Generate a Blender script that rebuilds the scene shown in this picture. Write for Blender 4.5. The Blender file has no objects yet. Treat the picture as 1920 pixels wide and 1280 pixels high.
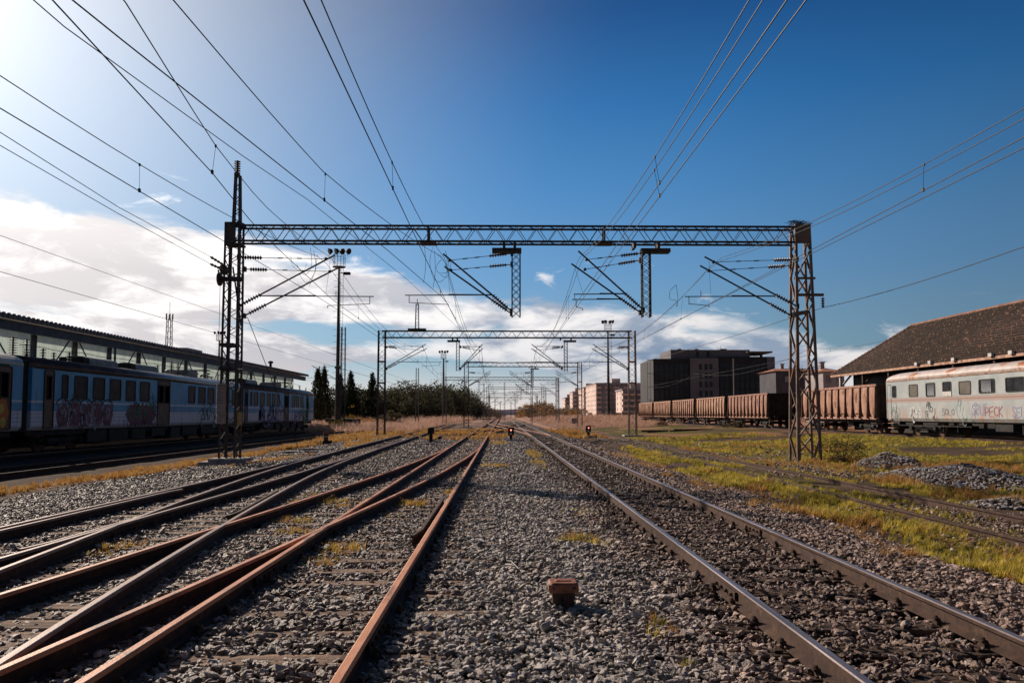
import bpy, bmesh, math, random
import numpy as np
from mathutils import Vector, Matrix, Euler
random.seed(7); RNG = np.random.default_rng(11)
PI = math.pi
R = math.radians
sc = bpy.context.scene
COL = sc.collection

# ------------------------------------------------------------------ camera
F = 1440.0; CAMH = 1.75; PITCH = R(3.5)
YAW = math.atan(17 / F)
SHIFT = (137 - F * math.tan(PITCH))
cam_d = bpy.data.cameras.new('camera'); cam = bpy.data.objects.new('camera', cam_d); COL.objects.link(cam)
cam_d.sensor_width = 36; cam_d.lens = 36 * F / 1920; cam_d.shift_y = SHIFT / 1920
cam_d.clip_start = 0.05; cam_d.clip_end = 12000
cam.location = (0, 0, CAMH); cam.rotation_euler = (PI / 2 + PITCH, 0, -YAW)
sc.camera = cam
CM = Euler((PI / 2 + PITCH, 0, -YAW)).to_matrix()

def ray(px, py):
    return CM @ Vector(((px - 960) / F, (640 - py + SHIFT) / F, -1))
def at(px, py, Y):
    d = ray(px, py); t = Y / d.y
    return Vector((d.x * t, Y, CAMH + d.z * t))
def ath(px, py, h):
    d = ray(px, py); t = (h - CAMH) / d.z
    return Vector((d.x * t, d.y * t, h))

# ------------------------------------------------------------------ mesh helper
class MB:
    def __init__(s): s.v = []; s.f = []; s.m = []; s.mi = 0
    def add(s, vs, fs):
        o = len(s.v); s.v.extend([tuple(v) for v in vs])
        for f in fs: s.f.append(tuple(i + o for i in f)); s.m.append(s.mi)
        return s
    def box(s, x0, x1, y0, y1, z0, z1):
        return s.add([(x0,y0,z0),(x1,y0,z0),(x1,y1,z0),(x0,y1,z0),(x0,y0,z1),(x1,y0,z1),(x1,y1,z1),(x0,y1,z1)],
                     [(0,3,2,1),(4,5,6,7),(0,1,5,4),(1,2,6,5),(2,3,7,6),(3,0,4,7)])
    def bbox(s, x0, x1, y0, y1, z0, z1, b=.02):
        # box with chamfered vertical and top edges
        P = [(x0+b,y0),(x1-b,y0),(x1,y0+b),(x1,y1-b),(x1-b,y1),(x0+b,y1),(x0,y1-b),(x0,y0+b)]
        Q = [(x0+2*b,y0+b),(x1-2*b,y0+b),(x1-b,y0+2*b),(x1-b,y1-2*b),(x1-2*b,y1-b),(x0+2*b,y1-b),(x0+b,y1-2*b),(x0+b,y0+2*b)]
        vs = [(p[0],p[1],z0) for p in P]+[(p[0],p[1],z1-b) for p in P]+[(p[0],p[1],z1) for p in Q]
        fs = [tuple(range(7,-1,-1)), tuple(range(16,24))]
        for k in range(8):
            n=(k+1)%8; fs.append((k,n,8+n,8+k)); fs.append((8+k,8+n,16+n,16+k))
        return s.add(vs, fs)
    def frame(s, d):
        d = Vector(d).normalized(); u = Vector((0,0,1)) if abs(d.z) < .95 else Vector((0,1,0))
        a = d.cross(u).normalized(); b = a.cross(d).normalized(); return a, b
    def bar(s, p0, p1, w, h=None):
        h = h or w; p0 = Vector(p0); p1 = Vector(p1); a, b = s.frame(p1 - p0); a *= w/2; b *= h/2
        vs = [p0-a-b,p0+a-b,p0+a+b,p0-a+b,p1-a-b,p1+a-b,p1+a+b,p1-a+b]
        return s.add(vs, [(0,1,2,3),(7,6,5,4),(0,4,5,1),(1,5,6,2),(2,6,7,3),(3,7,4,0)])
    def tube(s, p0, p1, r, n=6, r1=None):
        r1 = r if r1 is None else r1
        p0 = Vector(p0); p1 = Vector(p1); a, b = s.frame(p1 - p0); vs = []
        for p, q in ((p0, r), (p1, r1)):
            for k in range(n):
                t = 2*PI*k/n; vs.append(p + a*(q*math.cos(t)) + b*(q*math.sin(t)))
        fs = [(k, (k+1)%n, n+(k+1)%n, n+k) for k in range(n)] + [tuple(range(n-1,-1,-1)), tuple(range(n,2*n))]
        return s.add(vs, fs)
    def poly(s, pts, r, n=5):
        pts = [Vector(p) for p in pts]; vs = []
        for i, p in enumerate(pts):
            d = pts[min(i+1, len(pts)-1)] - pts[max(i-1, 0)]; a, b = s.frame(d)
            for k in range(n):
                t = 2*PI*k/n; vs.append(p + a*(r*math.cos(t)) + b*(r*math.sin(t)))
        fs = []
        for i in range(len(pts)-1):
            for k in range(n): fs.append((i*n+k, i*n+(k+1)%n, (i+1)*n+(k+1)%n, (i+1)*n+k))
        fs += [tuple(range(n-1,-1,-1)), tuple(range((len(pts)-1)*n, len(pts)*n))]
        return s.add(vs, fs)
    def lathe(s, p0, d, prof, n=10):
        # prof: list of (distance along d, radius)
        p0 = Vector(p0); d = Vector(d).normalized(); a, b = s.frame(d); vs = []
        for h, r in prof:
            for k in range(n):
                t = 2*PI*k/n; vs.append(p0 + d*h + a*(r*math.cos(t)) + b*(r*math.sin(t)))
        fs = []
        for i in range(len(prof)-1):
            for k in range(n): fs.append((i*n+k, i*n+(k+1)%n, (i+1)*n+(k+1)%n, (i+1)*n+k))
        fs += [tuple(range(n-1,-1,-1)), tuple(range((len(prof)-1)*n, len(prof)*n))]
        return s.add(vs, fs)
    def insul(s, p0, p1, nd=6, r=.07):
        p0 = Vector(p0); p1 = Vector(p1); L = (p1-p0).length; pr = [(0, .03)]
        for k in range(nd):
            t = L*(k+.5)/nd; e = L/nd
            pr += [(t-e*.3, .03), (t-e*.12, r), (t+e*.05, r), (t+e*.22, .035)]
        pr.append((L, .03))
        return s.lathe(p0, p1-p0, pr, 8)
    def extr(s, prof, y0, y1, cap=True):
        # closed (x,z) profile swept along y
        n = len(prof); vs = [(x,y0,z) for x,z in prof] + [(x,y1,z) for x,z in prof]
        fs = [(k,(k+1)%n,n+(k+1)%n,n+k) for k in range(n)]
        if cap: fs += [tuple(range(n-1,-1,-1)), tuple(range(n,2*n))]
        return s.add(vs, fs)
    def lattice(s, x, y, z0, z1, w0, w1, d0, d1, step, ch, br, xbr=False):
        def c(i, z):
            t = (z-z0)/(z1-z0); w = (w0+(w1-w0)*t)/2; d = (d0+(d1-d0)*t)/2
            sx, sy = ((-1,-1),(1,-1),(1,1),(-1,1))[i]; return Vector((x+sx*w, y+sy*d, z))
        for i in range(4): s.bar(c(i,z0), c(i,z1), ch)
        n = max(1, int(round((z1-z0)/step)))
        for k in range(n):
            a = z0+(z1-z0)*k/n; b = z0+(z1-z0)*(k+1)/n
            for i in range(4):
                j = (i+1)%4
                if xbr: s.bar(c(i,a), c(j,b), br, br*.5); s.bar(c(j,a), c(i,b), br, br*.5)
                elif k%2: s.bar(c(i,a), c(j,b), br, br*.6)
                else: s.bar(c(j,a), c(i,b), br, br*.6)
        return s

def world_loc(o):
    v = Vector((0,0,0))
    while o is not None: v += o.location; o = o.parent
    return v
def tag(o, label=None, cat=None, group=None, kind=None):
    if label: o['label'] = label
    if cat: o['category'] = cat
    if group: o['group'] = group
    if kind: o['kind'] = kind
    return o
def thing(name, label, cat, loc=(0,0,0), group=None):
    o = bpy.data.objects.new(name, None); COL.objects.link(o); o.location = loc; o.empty_display_size = .2
    return tag(o, label, cat, group)
def part(name, mb, mats, parent=None, smooth=False, origin=None):
    if not isinstance(mats, (list, tuple)): mats = [mats]
    off = world_loc(parent) if parent is not None else Vector(origin or (0,0,0))
    me = bpy.data.meshes.new(name)
    V = np.array(mb.v, dtype=float).reshape(-1,3) - np.array(off)[None,:]
    me.from_pydata(V.tolist(), [], mb.f)
    for m in mats: me.materials.append(m)
    if len(mats) > 1: me.polygons.foreach_set('material_index', mb.m)
    if smooth: me.polygons.foreach_set('use_smooth', [True]*len(me.polygons))
    me.update()
    o = bpy.data.objects.new(name, me); COL.objects.link(o)
    if parent is not None: o.parent = parent
    else: o.location = off
    return o
def dup(o, parent=None, loc=None, label=None):
    c = o.copy(); COL.objects.link(c)
    if parent is not None: c.parent = parent
    if loc is not None: c.location = loc
    if label: c['label'] = label
    for ch in list(o.children): dup(ch, c)
    return c

# ------------------------------------------------------------------ materials
def srgb(r, g, b):
    f = lambda c: ((c/255)/12.92 if c/255 <= .04045 else (((c/255)+.055)/1.055)**2.4)
    return (f(r), f(g), f(b), 1)
class NT:
    def __init__(s, tree): s.t = tree; s.n = tree.nodes; s.l = tree.links
    def new(s, typ, **kw):
        n = s.n.new(typ)
        for k, v in kw.items(): setattr(n, k, v)
        return n
    def link(s, a, b): s.l.new(a, b)
    def val(s, sock, v):
        if hasattr(v, 'is_linked') or isinstance(v, bpy.types.NodeSocket): s.l.new(v, sock)
        else: sock.default_value = v
    def math(s, op, a, b=None, c=None, clamp=False):
        n = s.new('ShaderNodeMath', operation=op, use_clamp=clamp); s.val(n.inputs[0], a)
        if b is not None: s.val(n.inputs[1], b)
        if c is not None: s.val(n.inputs[2], c)
        return n.outputs[0]
    def mix(s, f, a, b, blend='MIX'):
        n = s.new('ShaderNodeMix', data_type='RGBA', blend_type=blend); s.val(n.inputs[0], f)
        s.val(n.inputs[6], a); s.val(n.inputs[7], b); return n.outputs[2]
    def noise(s, vec, scale, detail=4, rough=.55, dist=0, dim='3D'):
        n = s.new('ShaderNodeTexNoise', noise_dimensions=dim); s.val(n.inputs['Scale'], scale)
        n.inputs['Detail'].default_value = detail; n.inputs['Roughness'].default_value = rough
        n.inputs['Distortion'].default_value = dist
        if vec is not None: s.link(vec, n.inputs['Vector'])
        return n.outputs['Fac']
    def ramp(s, f, stops, interp='LINEAR'):
        n = s.new('ShaderNodeValToRGB'); e = n.color_ramp.elements; n.color_ramp.interpolation = interp
        while len(e) < len(stops): e.new(.5)
        for k, (p, c) in enumerate(stops):
            e[k].position = p; e[k].color = c if hasattr(c, '__len__') else (c, c, c, 1)
        s.val(n.inputs[0], f); return n.outputs[0]
    def sstep(s, v, a, b):
        n = s.new('ShaderNodeMapRange', interpolation_type='SMOOTHSTEP'); s.val(n.inputs[0], v)
        n.inputs[1].default_value = a; n.inputs[2].default_value = b; return n.outputs[0]
    def mapping(s, vec, scale=(1,1,1), loc=(0,0,0)):
        n = s.new('ShaderNodeMapping'); n.inputs['Scale'].default_value = scale; n.inputs['Location'].default_value = loc
        s.link(vec, n.inputs['Vector']); return n.outputs[0]
def newmat(name):
    m = bpy.data.materials.new(name); m.use_nodes = True; nt = NT(m.node_tree)
    b = m.node_tree.nodes['Principled BSDF']; return m, nt, b
def C(v): return v if len(v) == 4 else (*v, 1)
def mottled(name, c1, c2, scale=3, rough=.7, metal=0, bump=.0, c3=None, t3=(.6,.7), s3=None, stretch=(1,1,1), bscale=None, spec=.3, detail=6):
    """two-tone weathered surface, with an optional third colour in patches"""
    m, nt, b = newmat(name); tc = nt.new('ShaderNodeTexCoord'); v = nt.mapping(tc.outputs['Object'], stretch)
    n1 = nt.noise(v, scale, detail, .62); f = nt.sstep(n1, .35, .65)
    col = nt.mix(f, C(c1), C(c2))
    if c3 is not None:
        n2 = nt.noise(nt.mapping(tc.outputs['Object'], stretch, (5,3,9)), s3 or scale*.5, 8, .65)
        col = nt.mix(nt.sstep(n2, *t3), col, C(c3))
    nt.link(col, b.inputs['Base Color']); b.inputs['Roughness'].default_value = rough; b.inputs['Metallic'].default_value = metal
    b.inputs['Specular IOR Level'].default_value = spec
    if bump:
        bn = nt.new('ShaderNodeBump'); bn.inputs['Strength'].default_value = bump; bn.inputs['Distance'].default_value = .02
        nt.link(nt.noise(tc.outputs['Object'], bscale or scale*6, 5, .6), bn.inputs['Height']); nt.link(bn.outputs[0], b.inputs['Normal'])
    return m
M = {}
def vary(m, lo, hi):
    nt = NT(m.node_tree); b = m.node_tree.nodes['Principled BSDF']; src = b.inputs['Base Color'].links[0].from_socket; oi = nt.new('ShaderNodeObjectInfo')
    g = nt.math('ADD', nt.math('MULTIPLY', oi.outputs['Random'], hi-lo), lo); cb = nt.new('ShaderNodeCombineXYZ'); nt.link(g, cb.inputs[0]); nt.link(nt.math('MULTIPLY', g, nt.math('ADD', nt.math('MULTIPLY', oi.outputs['Random'], .12), .92)), cb.inputs[1]); nt.link(g, cb.inputs[2])
    nt.link(nt.mix(1.0, src, cb.outputs[0], 'MULTIPLY'), b.inputs['Base Color'])
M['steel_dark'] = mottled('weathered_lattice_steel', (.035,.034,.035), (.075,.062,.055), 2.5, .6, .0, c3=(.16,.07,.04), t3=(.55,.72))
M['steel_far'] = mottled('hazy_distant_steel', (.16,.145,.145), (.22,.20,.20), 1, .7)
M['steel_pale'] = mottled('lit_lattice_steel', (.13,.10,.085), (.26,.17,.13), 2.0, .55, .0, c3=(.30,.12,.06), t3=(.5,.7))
M['wire'] = mottled('copper_wire_dark', (.02,.019,.018), (.035,.028,.025), 3, .6, 0)
M['insulator'] = mottled('brown_porcelain', (.06,.03,.02), (.11,.05,.035), 5, .25, 0, spec=.6)
M['rail_rust'] = mottled('rusty_rail', (.55,.20,.085), (.74,.33,.16), 6, .55, .0, bump=.25, c3=(.18,.075,.04), t3=(.5,.68), s3=3, bscale=60, stretch=(1,.25,1), spec=.5)
M['rail_steel'] = mottled('worn_rail_head', (.19,.145,.13), (.33,.27,.26), 7, .36, .65, bump=.08, c3=(.22,.13,.09), t3=(.52,.66), s3=4, bscale=50, stretch=(3,.15,1), spec=.6)
M['rail_mid'] = mottled('half_rusty_rail_head', (.23,.155,.125), (.33,.235,.195), 7, .55, .1, bump=.12, c3=(.25,.12,.08), t3=(.5,.66), s3=4, bscale=50, stretch=(3,.2,1), spec=.5)
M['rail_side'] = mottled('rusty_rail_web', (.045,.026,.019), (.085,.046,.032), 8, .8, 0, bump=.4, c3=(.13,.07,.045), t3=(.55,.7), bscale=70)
M['rail_side_dark'] = mottled('dark_rusty_rail_web', (.035,.02,.015), (.075,.04,.028), 8, .8, 0, bump=.4, c3=(.11,.055,.035), t3=(.55,.7), bscale=70)  # darker web copy, with the rails' shadowed sides put into the colour
M['wood'] = mottled('weathered_sleeper_wood', (.15,.10,.07), (.38,.25,.18), 4, .9, 0, bump=.8, c3=(.05,.035,.03), t3=(.5,.6), s3=8, stretch=(.35,5,1), bscale=30)
M['wood_dark'] = mottled('tarred_sleeper_wood', (.045,.03,.024), (.13,.08,.055), 4, .9, 0, bump=.8, c3=(.02,.016,.014), t3=(.5,.6), s3=8, stretch=(.35,5,1), bscale=30)
M['concrete'] = mottled('stained_concrete', (.28,.26,.25), (.42,.39,.37), 3, .85, 0, bump=.3, c3=(.16,.13,.11), t3=(.58,.7))
M['iron_box'] = mottled('rust_red_box_paint', (.20,.075,.045), (.34,.13,.08), 14, .6, 0, bump=.25, c3=(.07,.035,.025), t3=(.55,.7), s3=20, bscale=120)
M['black'] = mottled('sooty_black_metal', (.012,.012,.013), (.03,.027,.026), 4, .7, 0)
M['grey_paint'] = mottled('faded_grey_paint', (.20,.22,.21), (.32,.33,.31), 3, .6, 0, c3=(.12,.10,.08), t3=(.6,.72))
M['white_paint'] = mottled('dirty_white_paint', (.5,.48,.46), (.7,.68,.66), 4, .6, 0, c3=(.25,.2,.17), t3=(.6,.72))
M['red_paint'] = mottled('faded_red_paint', (.28,.06,.03), (.40,.11,.06), 5, .6, 0)
M['yellow_paint'] = mottled('faded_yellow_plate', (.35,.26,.10), (.48,.36,.15), 5, .6, 0)
def emis(name, col, st):
    m, nt, b = newmat(name); b.inputs['Base Color'].default_value = C(col); b.inputs['Emission Color'].default_value = C(col); b.inputs['Emission Strength'].default_value = st; return m
M['red_lamp'] = emis('lit_red_signal_lens', (1,.22,.18), 3)

# ------------------------------------------------------------------ terrain functions
def _h(ix, iy, s):
    n = (ix*374761393 + iy*668265263 + s*974711) & 0xffffffff
    n = ((n ^ (n >> 13)) * 1274126177) & 0xffffffff
    return ((n ^ (n >> 16)) & 0xffff) / 65535.0
def vnoise(x, y, s=0):
    x = np.asarray(x, float); y = np.asarray(y, float)
    ix = np.floor(x).astype(np.int64); iy = np.floor(y).astype(np.int64); fx = x-ix; fy = y-iy
    fx = fx*fx*(3-2*fx); fy = fy*fy*(3-2*fy)
    a=_h(ix,iy,s); b=_h(ix+1,iy,s); c=_h(ix,iy+1,s); d=_h(ix+1,iy+1,s)
    return (a*(1-fx)+b*fx)*(1-fy)+(c*(1-fx)+d*fx)*fy
def fbm(x, y, s=0, o=4):
    t=0; a=.5; tot=0
    for k in range(o): t = t+a*vnoise(np.asarray(x)*2**k, np.asarray(y)*2**k, s+k*7); tot += a; a *= .5
    return t/tot
def ss(v, a, b):
    t = np.clip((np.asarray(v,float)-a)/(b-a), 0, 1); return t*t*(3-2*t)

TC = {  # centre line of each track: (Y, X)
 'right_main': [(-8,2.9),(900,2.9)],
 'left_main': [(-8,-1.72),(10,-1.74),(60,-1.88),(150,-1.95),(900,-2.0)],
 'turnout': [(-8,-5.15),(0,-4.35),(5,-3.85),(7,-3.63),(9,-3.42),(11,-3.24),(14,-2.96),(20,-2.47),(29,-2.03),(38,-1.83)],
 'connector': [(-6,-2.6),(0,-3.15),(4.9,-3.93),(6,-4.09),(8,-4.36),(10.6,-4.67),(14.3,-5.12),(20,-5.72),(26,-6.12),(35,-6.45)],
 'outer': [(-8,-6.2),(20,-6.25),(35,-6.45),(53,-6.95),(75,-7.5),(100,-8.1),(130,-8.7)],
 'shaded': [(-10,-14.4),(60,-14.4),(80,-14.9),(100,-15.6),(140,-17.5)],
 'train': [(-10,-20.25),(120,-20.25)],
 'grass': [(-8,7.75),(20,7.85),(60,8.05),(140,8.2),(300,8.2)],
 'siding': [(10,26.45),(190,26.45)],
 'cross_a': [(57,2.9),(64,2.75),(133,-1.75),(141,-1.95)],
 'cross_b': [(60,-1.88),(67,-1.75),(124,2.7),(132,2.9)],
}
def cx(name, y):
    p = TC[name]; return np.interp(y, [a for a,_ in p], [b for _,b in p])

def height(x, y):
    x = np.asarray(x, float); y = np.asarray(y, float)
    h = -.035 + (fbm(x*.6, y*.6, 3, 3)-.5)*.05*ss(np.abs(y)+np.abs(x), 0, 3)
    # right: ballast shoulder drops, then the field rises
    h = h - .12*ss(x, 4.9, 5.9) + .095*ss(x, 6.1, 6.9)
    h = h + .42*ss(x, 9.5, 22)*ss(y, 5, 20)
    h = h + (fbm(x*.25, y*.25, 9, 4)-.5)*.32*ss(x, 9.2, 13)*(1-ss(x,23.5,24.8)*(1-ss(x,28.5,30)))
    # left beyond the outer track
    h = h - .10*ss(-x, 8.0, 11)*(1-ss(-x,12.5,13.3)) 
    h = h + (fbm(x*.3+40, y*.3, 5, 4)-.5)*.35*ss(-x, 23, 28)
    # far field
    h = h + (fbm(x*.05, y*.05, 15, 3)-.5)*.8*ss(y, 90, 200)*ss(np.abs(x-1), 12, 25)
    return h
def m_gravel(x, y):
    n = fbm(x*.55, y*.35, 21, 4)
    g = ss(x, -11.4, -10.4)*(1-ss(x+ (n-.5)*1.2, 5.5, 6.2))
    g = g*(1-.85*ss(n, .55, .68)*ss(y, 42, 70)*ss(np.abs(x-.5),0,1))
    g = g*(1-ss(y, 85, 130)*ss(np.abs(x-.5), 4.5, 6.5)*.9)
    g = np.maximum(g, .35*(1-ss(np.abs(x-7.85), 1.0, 1.9))*ss(n, .45, .6))
    g = np.maximum(g, .8*ss(fbm(x*.5+9,y*.3,77,3), .5,.66)*ss(x,8.8,9.6)*(1-ss(x,12.5,14))*ss(y,20,24)*(1-ss(y,40,52)))
    g = np.maximum(g, ss(-x,13.2,13.9)*(1-ss(-x,23,24.5))*.5)  # gravel thinned to dark soil here, standing in for the train's shadow
    return g
def m_green(x, y):
    n = fbm(x*.5+3, y*.22, 33, 4)
    g = ss(x+(n-.5)*1.8, 5.4, 6.0)*(1-ss(x, 6.8, 7.3))*ss(n,.36,.52)*ss(fbm(x*1.5+7,y*.8,97,3),.36,.52)*(1-ss(y,60,90))
    g = np.maximum(g, ss(x, 9.0, 10.5)*(1-ss(x,23.3,24.5))*ss(fbm(x*.22, y*.16, 41,4), .25,.44)*(1-ss(y, 85,125)))
    g = np.maximum(g, .6*(1-ss(np.abs(x-7.85),1.6,2.0))*ss(n,.5,.62)*(1-ss(y,60,90)))
    return g
def m_dry(x, y):
    n = fbm(x*.5+13, y*.25, 53, 4)
    g = ss(-x+(n-.5)*1.2, 11.2, 11.7)*(1-ss(-x, 12.2, 12.7))*(1-ss(y,140,180))*(.6+.4*ss(n,.38,.55))
    g = np.maximum(g, .8*ss(-x, 7.9, 8.5)*(1-ss(-x, 9.3, 9.9))*ss(n,.5,.62)*ss(y,12,16))
    g = np.maximum(g, ss(y, 50, 75)*ss(np.abs(x+3), 7.5, 9.5)*(1-ss(x,6,10)*(1-ss(y,85,130))))
    g = np.maximum(g, ss(y, 45, 62)*ss(n,.5,.62)*.9*ss(np.abs(x-2.9),1.6,2.2))
    g = np.maximum(g, ss(y, 150, 230)*.9)
    g = np.maximum(g, ss(x,28,31)); g = np.maximum(g, ss(-x,24,26)*.8)
    return g
# ------------------------------------------------------------------ light and sky
SUN_AZ = R(-43); SUN_EL = R(27)
sv = Vector((math.sin(SUN_AZ)*math.cos(SUN_EL), math.cos(SUN_AZ)*math.cos(SUN_EL), math.sin(SUN_EL)))
sl = bpy.data.lights.new('sun', 'SUN'); so = bpy.data.objects.new('sun', sl); COL.objects.link(so)
sl.energy = 5.0; sl.angle = R(.55); sl.color = (1, .83, .67)
so.rotation_euler = sv.to_track_quat('Z', 'Y').to_euler()
w = bpy.data.worlds.new('World'); sc.world = w; w.use_nodes = True
nt = NT(w.node_tree); bg = w.node_tree.nodes['Background']; bg.inputs['Strength'].default_value = .1
tc = nt.new('ShaderNodeTexCoord'); G = tc.outputs['Generated']
sep = nt.new('ShaderNodeSeparateXYZ'); nt.link(G, sep.inputs[0]); X, Y, Z = sep.outputs
sky = nt.new('ShaderNodeTexSky', sky_type='NISHITA'); sky.sun_disc = False
sky.sun_elevation = SUN_EL; sky.sun_rotation = SUN_AZ; sky.dust_density = 1.5; sky.ozone_density = 2.5
el = nt.math('ARCSINE', Z); az = nt.math('ARCTAN2', X, Y)
eld = nt.math('MULTIPLY', el, 180/PI); azd = nt.math('MULTIPLY', az, 180/PI)
dt = nt.new('ShaderNodeVectorMath', operation='DOT_PRODUCT'); nt.link(G, dt.inputs[0]); dt.inputs[1].default_value = sv
ang = nt.math('MULTIPLY', nt.math('ARCCOSINE', dt.outputs['Value']), 180/PI)
# clear-air colour by height, deepened away from the sun
e01 = nt.math('DIVIDE', eld, 60, clamp=True)
clear = nt.ramp(e01, [(0, srgb(176,203,212)), (.08, srgb(140,182,208)), (.17, srgb(108,163,212)), (.27, srgb(76,142,202)), (.37, srgb(42,116,182)), (.47, srgb(16,82,146)), (.62, srgb(6,44,92)), (1, srgb(8,22,55))])
deep = nt.ramp(nt.math('DIVIDE', ang, 90, clamp=True), [(0, 1.0), (.40, 1.0), (.58,.86), (.8, .56), (1, .38)])
clear = nt.mix(1.0, clear, deep, 'MULTIPLY')
lift = nt.math('SUBTRACT', 1.0, nt.sstep(ang, 14, 46))
clear = nt.mix(nt.math('MULTIPLY', lift, .38), clear, srgb(196,208,214))
clear10 = nt.mix(1.0, clear, (10,10,10,1), 'MULTIPLY')
hs = nt.new('ShaderNodeHueSaturation'); hs.inputs['Saturation'].default_value = 1.15; nt.link(sky.outputs[0], hs.inputs['Color'])
base = nt.mix(.93, hs.outputs[0], clear10)
# clouds : a bank whose upper edge falls from left to right
u = nt.math('DIVIDE', azd, 10); cmb = nt.new('ShaderNodeCombineXYZ')
nt.link(u, cmb.inputs[0]); nt.link(nt.math('DIVIDE', eld, 3.4), cmb.inputs[1]); cmb.inputs[2].default_value = 3.3
CV = cmb.outputs[0]
n1 = nt.noise(CV, 1.15, 10, .60, .4); n2 = nt.noise(nt.mapping(CV, (1,1,1), (4.2,1.7,8.8)), 1.25, 8, .6, .3)
a01 = nt.math('DIVIDE', nt.math('ADD', azd, 50), 100, clamp=True)
edge = nt.math('MULTIPLY', nt.ramp(a01, [(0,.95),(.165,.90),(.30,.83),(.37,.75),(.44,.64),(.50,.57),(.545,.56),(.60,.52),(.68,.43),(.76,.31),(1,.12)]), 16)
d = nt.math('SUBTRACT', edge, eld)
cov = nt.math('ADD', nt.math('MULTIPLY', nt.sstep(d, -1.6, 2.2), .62), nt.math('MULTIPLY', n1, 1.0))
# gaps in the lower sky
gap = nt.sstep(eld, 6.5, 3.0)
gapn = nt.new('ShaderNodeMapRange', interpolation_type='SMOOTHSTEP'); nt.link(eld, gapn.inputs[0]); gapn.inputs[1].default_value = 7.6; gapn.inputs[2].default_value = 5.2
cov = nt.math('SUBTRACT', cov, nt.math('MULTIPLY', gapn.outputs[0], nt.math('MULTIPLY', nt.sstep(nt.noise(nt.mapping(CV,(.5,1.0,1),(1.2,7.7,2)), .62, 3, .5), .42, .60), nt.ramp(a01, [(0,.55),(.42,.50),(.55,.20),(.75,.06),(1,.2)]))))
mask = nt.sstep(cov, .80, 1.02)
# few loose wisps over the bank
wn = nt.noise(nt.mapping(CV, (1.6,1.1,1), (9.1,3.3,1)), 1.3, 8, .62, .5)
wis = nt.math('MULTIPLY', nt.math('MULTIPLY', nt.sstep(wn, .60, .74), nt.sstep(d, -4.5, -1.0)), .75)
mask = nt.math('MAXIMUM', mask, wis)
sh = nt.math('ADD', nt.math('MULTIPLY', nt.sstep(d, 1.5, 7.0), .35), nt.math('MULTIPLY', nt.sstep(n2, .42, .60), .85), clamp=True)
litc = nt.mix(nt.sstep(ang, 22, 66), (1.25,1.2,1.17,1), srgb(234,230,230))
shc = nt.mix(nt.sstep(ang, 20, 60), srgb(218,211,212), srgb(120,143,172))
cc = nt.mix(sh, litc, shc); cc = nt.mix(1.0, cc, (10,10,10,1), 'MULTIPLY')
col = nt.mix(nt.math('MULTIPLY', mask, .96), base, cc)
# pale haze just above the horizon
hz = nt.math('POWER', nt.math('SUBTRACT', 1, nt.math('DIVIDE', eld, 4.6, clamp=True)), 1.5)
hzc = nt.mix(nt.sstep(ang, 30, 75), (1.0,.82,.70,1), srgb(214,208,212))
hzc = nt.mix(1.0, hzc, (10,10,10,1), 'MULTIPLY')
col = nt.mix(nt.math('MULTIPLY', hz, .9, clamp=True), col, hzc)
# bright halo round the sun
g1 = nt.math('POWER', 2.718, nt.math('DIVIDE', ang, -8.5)); g2 = nt.math('POWER', 2.718, nt.math('MULTIPLY', nt.math('POWER', nt.math('DIVIDE', ang, 16.3), 2), -1))
gl = nt.math('ADD', nt.math('MULTIPLY', g1, 9), nt.math('MULTIPLY', g2, 4.6))
glc = nt.new('ShaderNodeVectorMath', operation='SCALE'); glc.inputs[0].default_value = (1,.96,.88); nt.link(gl, glc.inputs['Scale'])
col = nt.mix(1.0, col, glc.outputs[0], 'ADD')
low = nt.new('ShaderNodeMix', data_type='RGBA'); nt.link(nt.sstep(Z, -.02, 0), low.inputs[0]); low.inputs[6].default_value = (.3,.25,.22,1); nt.link(col, low.inputs[7])
fall = nt.ramp(nt.math('DIVIDE', ang, 180, clamp=True), [(0,1.0),(.46,1.0),(.62,.58),(1,.35)])
lowc = nt.mix(1.0, low.outputs[2], fall, 'MULTIPLY'); nt.link(lowc, bg.inputs['Color'])

sc.view_settings.view_transform = 'Standard'; sc.view_settings.look = 'None'; sc.view_settings.exposure = 0
sc.render.engine = 'CYCLES'; sc.cycles.max_bounces = 5; sc.cycles.diffuse_bounces = 1; sc.cycles.glossy_bounces = 2
sc.cycles.transparent_max_bounces = 8; sc.cycles.use_denoising = True

# ------------------------------------------------------------------ ground
def axis(segs):
    out = []
    for a, b, s in segs: out += list(np.arange(a, b, s))
    return out
ys = axis([(-25,-2,1.5),(-2,30,.22),(30,60,.6),(60,140,1.6)]) + list(np.geomspace(140, 6000, 60))
xs = [-v for v in np.geomspace(60, 6000, 34)][::-1] + axis([(-59,-30,2.5),(-30,-14,.8),(-14,16,.22),(16,34,.5),(34,60,2.5)]) + list(np.geomspace(60, 6000, 34))
GX, GY = np.meshgrid(xs, ys); GZ = height(GX, GY)
nx, ny = len(xs), len(ys)
V = np.stack([GX, GY, GZ], -1).reshape(-1, 3)
idx = np.arange(nx*ny).reshape(ny, nx)
Fc = np.stack([idx[:-1,:-1], idx[:-1,1:], idx[1:,1:], idx[1:,:-1]], -1).reshape(-1, 4)
me = bpy.data.meshes.new('ground'); me.from_pydata(V.tolist(), [], Fc.tolist())
me.polygons.foreach_set('use_smooth', [True]*len(me.polygons))
at_ = me.attributes.new('zone', 'FLOAT_COLOR', 'POINT')
zc = np.stack([m_gravel(GX,GY), m_green(GX,GY), m_dry(GX,GY), np.ones_like(GX)], -1).reshape(-1, 4)
at_.data.foreach_set('color', zc.ravel()); me.update()
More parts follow.
